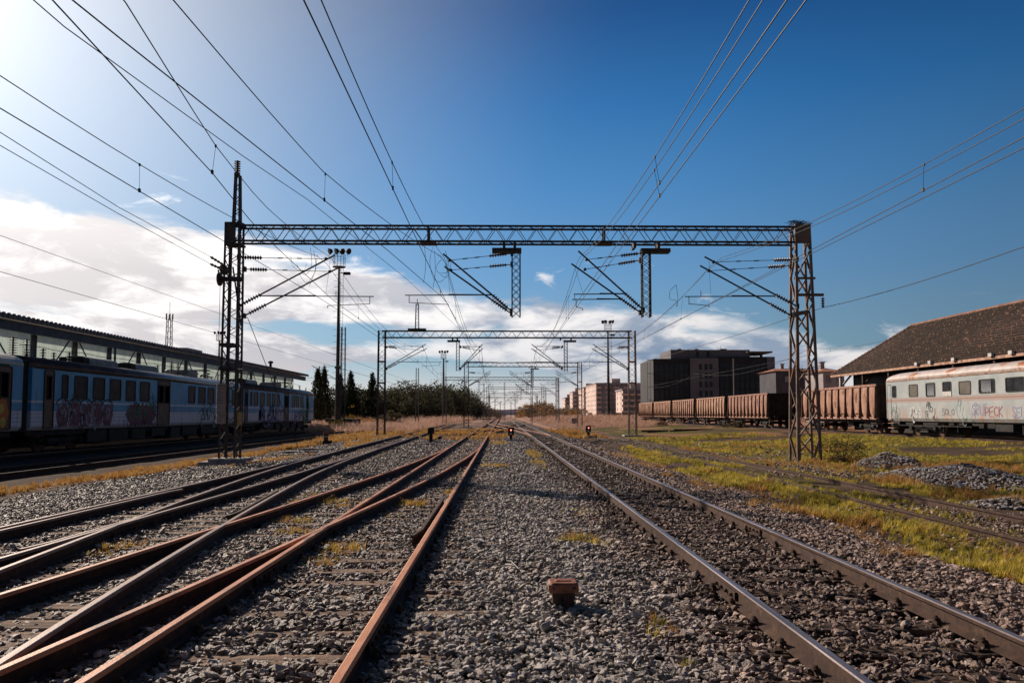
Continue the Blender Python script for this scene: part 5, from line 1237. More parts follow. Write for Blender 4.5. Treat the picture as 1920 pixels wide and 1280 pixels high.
mb = MB(); z = (777-660)/(F/YO)+CAMH; mb.box(mx(1405,YO),mx(1453,YO),YO+1,YO+16,z,z+.5); mb.box(mx(1436,YO),mx(1440,YO),YO+4,YO+5,z-2,z); part('roof_canopy', mb, M['office_grey'], of)
for fl in range(6):
    zt_ = CAMH+(777-(682+16.6*fl))/(F/YO)
    for px_ in (1311,1321.5,1330.5):
        a = mx(px_,YO); w_ = part('window', MB().box(a,a+1.0,YO-.53,YO-.5,zt_-1.9,zt_), M['office_glass'], of)
    for px_ in [1230+9.3*i for i in range(7)]+[1352+9.6*i for i in range(9)]:
        a = mx(px_,YO); part('window', MB().box(a,a+1.25,YO+(.5 if px_>1340 else .9),YO+(.62 if px_>1340 else 1.02),zt_-2.3,zt_+.2), M['office_glass'], of)
for px_ in (1311,1331): a = mx(px_,YO); part('window', MB().box(a,a+1.0,YO+2.96,YO+3,CAMH+(777-669)/(F/YO),CAMH+(777-657)/(F/YO)), M['office_glass'], of)
mb = MB()
for k in range(5): z = 2+k*4.4; mb.box(mx(1216,YO),mx(1226,YO),YO+1,YO+2,z,z+.12)
for px_ in (1216,1221): mb.bar((mx(px_,YO),YO+1.2,0),(mx(px_,YO),YO+1.2,19.0),.16)
part('glass_stair_frame', mb, mottled('green_grey_glass_frame',(.12,.16,.16),(.18,.22,.21),.5), of)
for px_ in (1284,1317,1366,1372): part('rooftop_unit', MB().box(mx(px_-3,YO),mx(px_+3,YO),YO+6,YO+9,22,(777-651.5)/(F/YO)+CAMH+.2), M['office_dark'], of)
part('aerial', MB().tube((mx(1365,YO),YO+7,22),(mx(1365,YO),YO+7,25),.06), M['black'], of)
M['flat_wall'] = mottled('sunlit_warm_plaster', (.66,.50,.44), (.78,.62,.56), .1, .85); M['flat_front'] = mottled('shaded_grey_plaster', (.30,.27,.28), (.40,.36,.36), .1, .85)  # sunlit sides and shaded fronts painted as two plaster colours
M['flat_win'] = mottled('hazy_window', (.20,.18,.19), (.28,.25,.26), .5, .4)
def flats(label, px0, px1, ptop, Y, depth, floors, cols, balc=True):
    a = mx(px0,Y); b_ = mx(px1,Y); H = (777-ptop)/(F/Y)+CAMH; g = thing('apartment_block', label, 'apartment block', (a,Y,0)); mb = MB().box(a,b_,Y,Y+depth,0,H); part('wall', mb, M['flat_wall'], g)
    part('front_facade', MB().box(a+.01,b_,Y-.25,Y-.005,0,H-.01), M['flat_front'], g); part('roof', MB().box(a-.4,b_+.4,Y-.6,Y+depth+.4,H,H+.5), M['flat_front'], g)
    part('lift_room', MB().box(a+(b_-a)*.3,a+(b_-a)*.3+5,Y+3,Y+8,H+.5,H+3.2), M['flat_wall'], g)
    fh = H/floors
    for f_ in range(floors):
        for c_ in range(cols):
            x = a+(b_-a)*(c_+.5)/cols; part('window', MB().box(x-.8,x+.8,Y-.33,Y-.25,f_*fh+1.0,f_*fh+2.4), M['flat_win'], g)
            if balc and c_%2 == 0 and f_: part('balcony', MB().box(x-1.6,x+1.6,Y-1.6,Y-.35,f_*fh+.05,f_*fh+.95), M['flat_wall'], g)
        for c_ in range(max(1,int(depth/7))): yv = Y+depth*(c_+.5)/max(1,int(depth/7)); part('window', MB().box(a-.08,a,yv-.7,yv+.7,f_*fh+1.0,f_*fh+2.4), M['flat_win'], g)
    return g
flats('small pinkish apartment block, farthest left of the pale blocks', 1060, 1073, 746, 640, 30, 5, 3)
flats('narrow apartment block with brown balconies, second from the left', 1074, 1092, 735, 560, 24, 6, 4)
flats('pinkish sunlit apartment block, third from the left', 1095, 1111, 727, 520, 70, 6, 3)
flats('wide apartment block with shaded grey front with two roof rooms', 1118, 1222, 719, 460, 60, 7, 12)
flats('lower apartment block in front of the wide grey one', 1168, 1222, 731, 330, 20, 5, 7)
M['house_dark'] = mottled('dark_house_plaster', (.055,.058,.07), (.085,.085,.10), .3, .8)
M['house_wall'] = mottled('house_plaster', (.30,.27,.27), (.40,.36,.35), .3, .85); M['house_tile'] = mottled('red_house_tiles', (.34,.14,.09), (.46,.22,.15), .8, .9)
def house(label, px0, px1, pe, pr, Y, depth, wall='house_wall', floors=3):
    a = mx(px0,Y); b_ = mx(px1,Y); ze = (777-pe)/(F/Y)+CAMH; zr = (777-pr)/(F/Y)+CAMH; g = thing('town_house', label, 'house', (a,Y,0)); part('wall', MB().box(a,b_,Y,Y+depth,0,ze), M[wall], g)
    r = part('roof', MB().add([(a-.6,Y-.6,ze),(b_+.6,Y-.6,ze),(b_+.6,Y+depth+.6,ze),(a-.6,Y+depth+.6,ze),(a+2,Y+depth/2,zr),(b_-2,Y+depth/2,zr)],[(0,1,5,4),(1,2,5),(2,3,4,5),(3,0,4),(3,2,1,0)]), M['house_tile'], g)
    part('chimney', MB().box(a+(b_-a)*.3,a+(b_-a)*.3+.8,Y+depth/2-.4,Y+depth/2+.4,ze,zr+1.1).box(a+(b_-a)*.3-.15,a+(b_-a)*.3+.95,Y+depth/2-.55,Y+depth/2+.55,zr+1.1,zr+1.3), M['house_wall'], r)
    n = max(2,int((b_-a)/4))
    for f_ in range(floors):
        for c_ in range(n): x = a+(b_-a)*(c_+.5)/n; z = ze*(f_+.35)/floors; part('window', MB().box(x-.5,x+.5,Y-.06,Y+.0,z,z+1.4), M['flat_win'], g)
    return g
house('long shaded house with a red tiled roof just right of the office block', 1456, 1540, 695, 688, 190, 12, 'house_dark')
house('small house with pale walls under the left end of the goods hall roof', 1545, 1585, 696, 687, 150, 9)
# ------------------------------------------------------------------ vegetation
def leafmat(name, cols, trans=.35):
    m, nt, b = newmat(name); oi = nt.new('ShaderNodeObjectInfo'); geo = nt.new('ShaderNodeNewGeometry'); n = nt.noise(geo.outputs['Position'], .9, 4, .6)
    r_ = nt.math('ADD', nt.math('MULTIPLY', n, .7), nt.math('MULTIPLY', geo.outputs['Random Per Island'], .35)); c = nt.ramp(r_, cols)
    tr = nt.new('ShaderNodeBsdfTranslucent'); nt.link(c, tr.inputs['Color']); nt.link(c, b.inputs['Base Color']); b.inputs['Roughness'].default_value = .7; b.inputs['Specular IOR Level'].default_value = .15
    mx_ = nt.new('ShaderNodeMixShader'); mx_.inputs[0].default_value = trans; nt.link(b.outputs[0], mx_.inputs[1]); nt.link(tr.outputs[0], mx_.inputs[2])
    nt.link(mx_.outputs[0], m.node_tree.nodes['Material Output'].inputs['Surface']); return m
M['bark'] = mottled('tree_bark', (.06,.045,.035), (.12,.09,.07), 3, .95)
M['leaf_dark'] = leafmat('dark_evergreen_leaves', [(.2,(.016,.022,.012,1)),(.5,(.032,.042,.02,1)),(.8,(.06,.068,.028,1))], .2)
M['leaf_pine'] = leafmat('olive_brown_leaves', [(.2,(.045,.042,.02,1)),(.5,(.10,.085,.04,1)),(.8,(.17,.13,.065,1))], .25)
M['leaf_mid'] = leafmat('hazy_olive_leaves', [(.2,(.045,.05,.03,1)),(.5,(.085,.088,.05,1)),(.8,(.15,.135,.08,1))], .25)
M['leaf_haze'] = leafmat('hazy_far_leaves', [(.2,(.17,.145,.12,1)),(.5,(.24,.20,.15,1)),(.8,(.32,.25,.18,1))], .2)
M['leaf_autumn'] = leafmat('autumn_leaves', [(.2,(.28,.12,.03,1)),(.5,(.42,.20,.05,1)),(.8,(.55,.32,.08,1))], .4)
M['leaf_yellow'] = leafmat('yellow_sapling_leaves', [(.2,(.40,.26,.03,1)),(.5,(.6,.42,.06,1)),(.8,(.75,.55,.1,1))], .5)
def crown_mesh(name, shape, n, leaf, seed, mat):
    r = np.random.default_rng(seed); vs = []; fs = []
    ncl = max(10, n//26); cl = []
    while len(cl) < ncl:
        p = r.uniform(-1,1,3)
        if shape == 'cone':
            z = (p[2]+1)/2; rad = .42*(1-z)**.55*(.6+.4*min(1,z*7))
            q = math.hypot(p[0],p[1]); 
            if q > 1: continue
            cl.append((p[0]*rad, p[1]*rad, z))
        else:
            q = np.linalg.norm(p)
            if q > 1 or q < .45: continue
            cl.append((p[0]*.5*(1+.25*math.sin(3*math.atan2(p[1],p[0])+seed)), p[1]*.5, .5+p[2]*.5*(1+.2*math.cos(5*math.atan2(p[1],p[0])+seed))))
    for i in range(n):
        c = cl[r.integers(0,len(cl))]; sp = .035 if shape == 'cone' else .085
        p = np.array(c)+r.normal(0, sp, 3)*(1,1,1.0 if shape=='cone' else .7)
        d = r.normal(0,1,3); d /= np.linalg.norm(d); u = np.cross(d,(.3,.2,1)); u /= np.linalg.norm(u); v = np.cross(d,u); s = leaf*r.uniform(.5,1.3)
        o = len(vs); vs += [tuple(p-u*s), tuple(p+v*s*.6-u*s*.2), tuple(p+u*s), tuple(p-v*s*.6+u*s*.1)]; fs.append((o,o+1,o+2,o+3))
    me = bpy.data.meshes.new(name); me.from_pydata(vs, [], fs); me.materials.append(mat); me.update(); return me
def trunk_mesh(seed):
    r_ = random.Random(seed); mb = MB(); mb.tube((0,0,-.05),(0,0,.45),.022,7,.014); mb.tube((0,0,.45),(.02,.01,.85),.014,6,.004)
    for k in range(7): a = r_.uniform(0,6.28); z = r_.uniform(.25,.7); mb.tube((0,0,z),(.28*math.cos(a),.28*math.sin(a),z+.16),.008,5,.003)
    me = bpy.data.meshes.new('trunk'); me.from_pydata([tuple(v) for v in mb.v], [], mb.f); me.materials.append(M['bark']); return me
TRUNKS = [trunk_mesh(k) for k in range(3)]
CR = {}
for kind, mat_, leaf, n in (('dark','leaf_dark',.035,1500),('pine','leaf_pine',.035,1500),('mid','leaf_mid',.03,1500),('haze','leaf_haze',.05,700),('autumn','leaf_autumn',.045,700)):
    CR[kind] = [crown_mesh('crown', 'round', n, leaf, 5+k, M[mat_]) for k in range(4)]
CR['cyp'] = [crown_mesh('crown', 'cone', 5200, .026, 15+k, M['leaf_dark']) for k in range(3)]
def tree(name, label, cat, x, y, h, wd, kind, group=None, base=.18):
    g = thing(name, label, cat, (x,y,float(height(x,y))), group)
    c = bpy.data.objects.new('crown', random.choice(CR[kind])); COL.objects.link(c); c.parent = g; z0 = base*h; c.location = (0,0,z0*.6 if kind!='cyp' else .02*h); c.scale = (wd, wd, h-z0*.6 if kind!='cyp' else h*.98); c.rotation_euler = (0,0,random.uniform(0,6.28))
    t = bpy.data.objects.new('trunk', random.choice(TRUNKS)); COL.objects.link(t); t.parent = g; t.scale = (h*.8, h*.8, h*.85)
    return g
for px_, pt, Y_, wf, lb in ((595,697,150,.34,'first dark cypress beside the end of the blue train'),(607,695,155,.30,'second dark cypress beside the end of the blue train, slimmer'),(637,708,165,.34,'dark cypress directly behind the tallest floodlight mast'),(657,705,170,.36,'dark cypress between the floodlight mast and the second portal'),(697,706,175,.38,'dark broad cypress just left of the second portal leg')):
    h = (777-pt)/(F/Y_)+CAMH+.3; tree('cypress_tree', lb, 'tree', mx(px_,Y_), Y_, h, h*wf*1.25, 'cyp')
rt = random.Random(3); LBW = 'dark leafy tree in the dense wood left of the tracks'
for px_ in list(range(578,940,9)):
    for row in (0,1):
        px2 = px_+rt.uniform(-4,4); t = (px2-580)/360
        Y_ = 165+t*t*230+row*24+rt.uniform(-6,6)
        pt = np.interp(px2, [580,620,660,740,800,830,865,880,900,925,940], [752,742,732,730,722,726,722,738,752,764,771])+rt.choice((-9,-3,0,4,9,14))*(1 if px2<890 else .3)+row*3
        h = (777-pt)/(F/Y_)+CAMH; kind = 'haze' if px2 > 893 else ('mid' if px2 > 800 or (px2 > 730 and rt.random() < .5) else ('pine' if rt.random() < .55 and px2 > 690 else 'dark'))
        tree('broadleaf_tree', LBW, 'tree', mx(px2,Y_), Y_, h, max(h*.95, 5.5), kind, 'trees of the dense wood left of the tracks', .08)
for k in range(26):
    px2 = 972+k*4.4+rt.uniform(-2,2); Y_ = 420-k*4+rt.uniform(-20,20); pt = np.interp(px2, [970,985,1000,1020,1045,1085], [768,758,757,756,765,768])+rt.uniform(-2,3); h = (777-pt)/(F/Y_)+CAMH
    tree('broadleaf_tree', 'small hazy brown tree right of the vanishing point of the tracks', 'tree', mx(px2,Y_), Y_, h, max(h*1.0,6), 'haze' if k%3 else 'autumn', 'small hazy brown trees right of the vanishing point', .05)
# far wood and hills as masses
hm = MB(); n = 120
for i in range(n+1):
    x = -1500+3400*i/n; hm.v += [(x,2600,-5),(x,2600,8+16*float(fbm(x/420+3,.5,8,4))*float(ss(x,-600,200))+8*float(fbm(x/60,2.5,9,3)))]
hm.f = [(2*i,2*i+2,2*i+3,2*i+1) for i in range(n)]; hm.m = [0]*n
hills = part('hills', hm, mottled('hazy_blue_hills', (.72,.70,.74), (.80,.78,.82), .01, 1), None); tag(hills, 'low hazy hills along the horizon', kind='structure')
r = np.random.default_rng(4); vs=[]; fs=[]
for i in range(5200):
    x = r.uniform(-420, 520); y = r.uniform(470, 640); top = 3.5+6*float(vnoise(x/18, y/90, 5)); 
    if -14 < x < 16: continue
    z = r.uniform(0, top); s = r.uniform(.8,2.0); d = r.normal(0,1,3); d/=np.linalg.norm(d); u=np.cross(d,(.3,.2,1)); u/=np.linalg.norm(u); v=np.cross(d,u); p=np.array((x,y,z)); o=len(vs)
    vs += [tuple(p-u*s),tuple(p-v*s),tuple(p+u*s),tuple(p+v*s)]; fs.append((o,o+1,o+2,o+3))
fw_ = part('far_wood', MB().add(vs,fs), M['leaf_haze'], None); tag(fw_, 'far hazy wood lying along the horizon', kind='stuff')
def bush(label, px, py, wd, h, kind, seed, n=900, Y_=None, name='bush'):
    p = ath(px, py, .0) if Y_ is None else at(px, py, Y_); z = float(height(p.x,p.y)); g = thing(name, label, 'bush', (p.x,p.y,z)); me = crown_mesh('foliage','round',n*(3 if kind=='twig' else 1),.022 if kind=='twig' else .05,seed,M[kind]); c = bpy.data.objects.new('foliage', me); COL.objects.link(c); c.parent = g; c.scale = (wd,wd*.8,h); c.location = (0,0,-h*.12)
    mb = MB(); r_ = random.Random(seed)
    for k in range(60 if kind=='twig' else 14): a = r_.uniform(0,6.28); q = r_.uniform(.1,.5)*wd; mb.tube((0,0,-.05),(q*math.cos(a),q*math.sin(a),h*r_.uniform(.6,1.05)),.005*wd/2,4,.002)
    lpart('stems', mb, M['bark'], g); return g
M['twig'] = leafmat('dark_twiggy_shrub', [(.2,(.03,.022,.015,1)),(.5,(.06,.045,.028,1)),(.8,(.09,.07,.04,1))], .1)
bush('low dark leafless shrub at the foot of the right lattice tower', 1582, 868, 1.9, 1.0, 'twig', 31, 500)
bush('dark green mound shrub in the grass before the goods wagons', 1377, 808, 3.0, .75, 'leaf_pine', 32)
bush('small olive shrub left of the mound shrub in the grass', 1243, 803, 1.8, .6, 'leaf_pine', 33)
bush('brown shrub by the left leg of the second portal', 733, 796, 4.2, 2.6, 'leaf_pine', 34, 1200)
bush('low orange shrub right of the flat trailer', 683, 797, 5, 1.5, 'leaf_autumn', 35, 900)
bush('yellow leaved sapling above the dark flat trailer', 661, 795, 2.2, 4.0, 'leaf_yellow', 36, 260, name='sapling')
bush('yellow green weed clump at the foot of the floodlight mast', 633, 806, 3.0, 1.5, 'leaf_yellow', 37, 350, name='weed_clump')

# ------------------------------------------------------------------ grass tufts
def grassmat(name, stops):
    m, nt, b = newmat(name); oi = nt.new('ShaderNodeObjectInfo'); n = nt.noise(oi.outputs['Location'], .5, 3, .5)
    f_ = nt.math('ADD', nt.math('MULTIPLY', oi.outputs['Random'], .45), nt.math('MULTIPLY', n, .6)); c = nt.ramp(f_, stops); nt.link(c, b.inputs['Base Color']); b.inputs['Roughness'].default_value = .6
    tr = nt.new('ShaderNodeBsdfTranslucent'); nt.link(c, tr.inputs['Color']); mx_ = nt.new('ShaderNodeMixShader'); mx_.inputs[0].default_value = .5; nt.link(b.outputs[0], mx_.inputs[1]); nt.link(tr.outputs[0], mx_.inputs[2]); nt.link(mx_.outputs[0], m.node_tree.nodes['Material Output'].inputs['Surface']); return m
def tufts(mat, nv, nb, h, spread, seed):
    out = []
    for k in range(nv):
        r_ = random.Random(seed+k); vs=[]; fs=[]
        for i in range(nb):
            a = r_.uniform(0,6.28); q = r_.uniform(0,spread); x=q*math.cos(a); y=q*math.sin(a); hh=h*r_.uniform(.45,1.15); le=r_.uniform(.1,.75)*hh; la=r_.uniform(0,6.28); w=r_.uniform(.0022,.0042)*(h/.1)**.5; px=-math.sin(la)*w; py=math.cos(la)*w; dx=math.cos(la)*le; dy=math.sin(la)*le; o=len(vs)
            vs += [(x-px,y-py,0),(x+px,y+py,0),(x+dx*.35+px*.8,y+dy*.35+py*.8,hh*.6),(x+dx*.35-px*.8,y+dy*.35-py*.8,hh*.6),(x+dx,y+dy,hh)]; fs += [(o,o+1,o+2,o+3),(o+3,o+2,o+4)]
        me = bpy.data.meshes.new('tuft'); me.from_pydata(vs,[],fs); me.materials.append(mat); out.append(bpy.data.objects.new('tuft', me))
    return out
MG = grassmat('fresh_grass_blades', [(.25,(.18,.155,.03,1)),(.5,(.48,.39,.05,1)),(.8,(.80,.62,.13,1))])
MD = grassmat('dry_grass_blades', [(.2,(.28,.13,.04,1)),(.5,(.46,.25,.07,1)),(.85,(.62,.40,.13,1))])
MP = grassmat('pale_straw_blades', [(.2,(.34,.20,.14,1)),(.5,(.48,.30,.22,1)),(.85,(.60,.42,.33,1))])
GC = inst_group('green_tufts', tufts(MG,5,26,.11,.05,1)); DC = inst_group('dry_tufts', tufts(MD,5,26,.13,.06,9)); PC = inst_group('straw_tufts', tufts(MP,5,22,.5,.25,19))
def gscatter(name, coll, label, specs):
    A=[]
    for (y0,y1,xa,xb,dens,fn,thr,smin,smax,seed) in specs:
        r=np.random.default_rng(seed); n=int((xb-xa)*(y1-y0)*dens); x=r.uniform(xa,xb,n); y=r.uniform(y0,y1,n); k=np.abs(x)<y*.68+2; x=x[k]; y=y[k]; g=fn(x,y); k=(g>thr)&(r.random(len(x))<g)&rail_clear(x,y); x=x[k]; y=y[k]; n=len(x)
        s=r.uniform(smin,smax,n)*(.35+1.3*fbm(x*1.1,y*1.1,5,3)); A.append((np.stack([x,y,height(x,y)],-1), np.stack([r.uniform(-.15,.15,n),r.uniform(-.15,.15,n),r.uniform(0,6.28,n)],-1), np.stack([s*1.1,s*1.1,s],-1), r.integers(0,5,n)))
    P=[np.concatenate([a[i] for a in A]) for i in range(4)]; print(name, len(P[0])); scatter(name, *P, coll, label)
def patchn(s, a, b_, sc_=1.0): return lambda x,y: ss(fbm(x*sc_, y*sc_*.6, s, 4), a, b_)
def spots(L): 
    def f(x,y):
        g=np.zeros_like(x)
        for px_,py_,rx,ry in L: p=ath(px_,py_,0); g=np.maximum(g, np.exp(-(((x-p.x)/rx)**2+((y-p.y)/ry)**2))*(.5+.8*fbm(x*3,y*3,2,2)))
        return np.clip(g,0,1)
    return f
SP = spots([(1085,962,.35,.45),(1080,1012,.30,.35),(1135,1020,.25,.3),(1000,850,.35,4),(1010,870,.3,2),(930,873,.45,1.2),(935,830,.6,3),(1060,1185,.08,.08),(1250,1190,.12,.1),(1230,1170,.1,.1),(1290,1245,.1,.08),(620,1035,.35,.5),(600,1055,.25,.35),(655,945,.5,.6),(740,945,.45,.5),(780,948,.4,.4),(730,965,.4,.4),(545,980,.4,.4),(230,1028,.35,.25),(185,1045,.2,.15),(150,1240,.15,.1),(100,1240,.1,.08),(430,1105,.15,.12),(850,925,.3,.6),(960,802,1,4),(940,818,.9,3),(560,1000,.3,.3),(590,945,.5,.6),(600,930,.4,.5)])
gscatter('green_grass', GC, 'short yellow green grass growing between the tracks and across the right field', [
 (6,20,4.4,7.4,130,m_green,.25,.55,1.4,1),(20,45,4.4,7.4,70,m_green,.25,.8,1.6,2),(14,34,8.8,25,34,m_green,.5,.35,1.0,3),(34,60,8.8,24,12,m_green,.5,.6,1.4,4),(12,20,8.9,16,45,patchn(91,.45,.6,.9),.2,.5,1.2,23),(4,60,-6,3.5,120,SP,.34,.35,1.1,5),(5,34,6.6,9.6,80,patchn(55,.46,.60,1.1),.2,.35,1.0,6)])
gscatter('dry_grass', DC, 'orange dry grass in strips along the shaded track and between the rails', [
 (14,40,-13.1,-10.7,55,m_dry,.4,.5,1.4,7),(40,80,-13.3,-10.6,30,m_dry,.3,1.0,2.4,8),(14,60,-10.2,-7.7,40,m_dry,.35,.6,1.4,9),(6,60,-6,1.5,55,SP,.35,.5,1.2,10),(10,45,8.7,16,16,patchn(71,.55,.68,.6),.2,.7,1.6,11),(45,90,-13,8,9,m_dry,.3,1.2,2.6,12),(14,24,10,15,60,patchn(101,.5,.62,.9),.2,.8,2.0,27),(6,40,4.6,7,30,patchn(103,.5,.66,1.2),.2,.4,1.1,28),(6,20,5,7,40,patchn(73,.55,.7,1),.2,.6,1.3,13)])
gscatter('straw_grass', PC, 'tall pale straw coloured grass in the open ground beyond the yard', [
 (75,140,-34,-9,2.2,m_dry,.3,.8,1.7,14),(90,170,8,24,1.6,m_dry,.3,.6,1.4,15),(140,260,-60,60,.35,lambda x,y:(np.abs(x)>9)*1.0,.3,1.5,3.0,16)])

# ------------------------------------------------------------------ gravel heaps
def heap(label, cx_, cy_, rx, ry, h, seed, n):
    r = np.random.default_rng(seed); N=40; xs2=np.linspace(-1.25,1.25,N); X2,Y2=np.meshgrid(xs2,xs2); q=X2**2+Y2**2; Zh=h*np.clip(1-q/1.3,0,1)**1.3*(.55+.9*fbm(X2*1.8+seed,Y2*1.8,seed,3)); X3=cx_+X2*rx; Y3=cy_+Y2*ry; Z3=height(X3,Y3)+Zh-.03*(q>1.25)
    vs=np.stack([X3,Y3,Z3],-1).reshape(-1,3); ii=np.arange(N*N).reshape(N,N); fs=np.stack([ii[:-1,:-1],ii[:-1,1:],ii[1:,1:],ii[1:,:-1]],-1).reshape(-1,4)
    g = thing('gravel_heap', label, 'gravel heap', (cx_,cy_,0)); part('mound', MB().add(vs.tolist(), fs.tolist()), ground.data.materials[0], g)
    # stones as one mesh of angular lumps
    base=[np.array([v.co[:] for v in o.data.vertices]) for o in rocks[:4]]; bf=[[tuple(p.vertices) for p in o.data.polygons] for o in rocks[:4]]; mb=MB()
    for i in range(n):
        a=r.uniform(-1.1,1.1); b_=r.uniform(-1.1,1.1); qq=a*a+b_*b_
        if qq>1.15: continue
        zz=h*max(0,1-qq/1.3)**1.3*(.55+.9*float(fbm(a*1.8+seed,b_*1.8,seed,3))); x=cx_+a*rx; y=cy_+b_*ry; s=r.uniform(.025,.06); k=r.integers(0,4); th=r.uniform(0,6.28); ct,st=math.cos(th),math.sin(th); B=base[k]*s; mb.add(np.stack([B[:,0]*ct-B[:,1]*st+x, B[:,0]*st+B[:,1]*ct+y, B[:,2]+zz+float(height(x,y))+.02],-1).tolist(), bf[k])
    tag(part('loose_stones', mb, M['heapstone'], g), kind='stuff'); return g
M['heapstone'] = mottled('grey_heap_stone', (.24,.22,.22), (.45,.42,.41), 3, .85, 0, c3=(.13,.09,.07), t3=(.5,.6), s3=4)
heap('large grey gravel heap by the overgrown track at the right', 12.2, 20.4, 1.8, 2.6, .38, 3, 3200)
heap('smaller grey gravel heap just left of the large one', 12.5, 25.0, .9, 1.4, .34, 5, 1000)
heap('scattered pale gravel heap near the right photo edge', 10.1, 15.2, .9, .7, .10, 7, 450)
# single pale boulder
bo = MB(); B=np.array([v.co[:] for v in rocks[5].data.vertices])*.14; p=ath(1799,917,0); bo.add((B+np.array((p.x,p.y,.08))).tolist(), [tuple(q.vertices) for q in rocks[5].data.polygons])
tag(part('boulder', bo, M['white_paint'], None, origin=(p.x,p.y,0)), 'pale boulder beside the overgrown track below the gravel heap', 'boulder')

# dead stalks and splinters lying on the ballast
mb = MB(); r_ = random.Random(77)
for k in range(420):
    y = 3.2+12*r_.random()**1.5; x = r_.uniform(-y*.7-1, y*.5+1)
    if abs(x-2.15)<.1 or abs(x-3.65)<.1: continue
    a = r_.uniform(0,6.28); L = r_.uniform(.03,.13); z = float(height(x,y))+.045; mb.tube((x,y,z),(x+L*math.cos(a),y+L*math.sin(a),z+r_.uniform(-.01,.03)),r_.uniform(.0012,.0035),3)
tag(part('dead_stalks', mb, mottled('dead_stalk', (.20,.13,.08), (.45,.33,.22), 9, .9), None, origin=(0,8,0)), 'dry dead stalks and wood splinters scattered over the gravel', kind='stuff')

# ------------------------------------------------------------------ small things in the yard
bx = ath(1057,1141,0); g = thing('cable_box', 'small red iron box on a dark post in the middle of the gravel', 'trackside box', (bx.x,bx.y+.08,0)); x,y = bx.x, bx.y+.08
mb = MB(); mb.add([(x-.085,y-.08,-.1),(x+.085,y-.08,-.1),(x+.085,y+.08,-.1),(x-.085,y+.08,-.1),(x-.105,y-.095,.16),(x+.105,y-.095,.16),(x+.105,y+.095,.16),(x-.105,y+.095,.16)],[(3,2,1,0),(0,1,5,4),(1,2,6,5),(2,3,7,6),(3,0,4,7),(4,5,6,7)]); mb.tube((x+.03,y-.1,-.1),(x+.05,y-.1,.14),.012)
part('body', mb, mottled('dark_rusty_iron', (.05,.03,.025),(.10,.055,.04),9,.7,bump=.3), g)
l = part('lid', MB().bbox(x-.135,x+.135,y-.12,y+.12,.155,.235,.018), M['iron_box'], g)
part('lid_plate', MB().bbox(x-.07,x+.07,y-.03,y+.03,.233,.243,.004), M['iron_box'], l); part('lid_lip', MB().box(x-.12,x+.12,y-.125,y-.121,.150,.168), M['iron_box'], l)
for q in (-.09,.09): part('bolt', MB().lathe((x+q,y-.12,.195),(0,-1,0),[(0,.012),(.012,.012),(.016,.005)],6), M['rubber'], g)
part('conduit', MB().poly([(x-.02,y-.085,.10),(x-.02,y-.125,.08),(x-.02,y-.13,-.03)],.014,6), M['rubber'], g)
part('cable', MB().poly([(x-.09,y-.03,.02),(x-.14,y-.06,.07),(x-.2,y-.04,.03),(x-.22,y-.1,-.02)],.01), M['rubber'], g)
pc = MB().poly([(-.02,9.3,.02),(.1,9.0,.06),(.2,8.6,.03),(.33,8.2,.01)],.006); o = part('wire_scrap', pc, M['grey_paint'], None, origin=(0,9,0)); tag(o,'thin pale bent wire lying on the gravel','wire scrap')
def dwarf(label, px_, py_, Y_=None, tall=.9, lit=True):
    p = ath(px_, py_, 0); x,y = p.x,p.y; g = thing('dwarf_signal', label, 'signal', (x,y,0)); mb = MB(); mb.bbox(x-.2,x+.2,y-.15,y+.15,tall*.42,tall,.05); part('housing', mb, M['black'], g)
    part('stand', MB().box(x-.09,x+.09,y-.08,y+.08,0,tall*.45), M['black'], g); part('base', MB().bbox(x-.35,x+.35,y-.3,y+.3,-.1,.1,.03), M['concrete'], g)
    part('hood', MB().lathe((x,y-.15,tall*.80),(0,-1,0),[(0,.11),(.12,.12)],12), M['black'], g)
    part('lens', MB().lathe((x,y-.272,tall*.80),(0,-1,0),[(0,.055),(.02,.05),(.03,.03)],12), M['red_lamp'] if lit else M['glass'], g)
    if lit: part('number_plate', MB().box(x-.07,x+.07,y-.165,y-.152,tall*.45,tall*.62), M['white_paint'], g)
    return g
dwarf('lit red dwarf signal between the centre tracks', 958, 826); dwarf('lit red dwarf signal in the gravel right of the shiny track', 1103, 819)
dwarf('tiny far dwarf signal with a red lamp near the third portal', 1038, 788, tall=1.3, lit=True)
def cabinet(label, px_, py_, w_, h_):
    p = ath(px_, py_, 0); x,y = p.x,p.y; g = thing('equipment_cabinet', label, 'cabinet', (x,y,0)); part('body', MB().bbox(x-w_/2,x+w_/2,y,y+.5,.1,h_,.03), M['grey_paint'], g); part('plinth', MB().box(x-w_/2-.05,x+w_/2+.05,y-.05,y+.55,-.1,.1), M['concrete'], g)
    for q in (-.25,.25): part('door', MB().box(x+q*w_-w_*.22,x+q*w_+w_*.22,y-.02,y-.001,.16,h_-.1), M['grey_paint'], g)
    return g
cabinet('grey equipment cabinet at the foot of the third portal', 1077, 797, 1.0, 1.15); cabinet('small pale cabinet on the pink field near the third portal', 1010, 784, 1.4, 1.4)
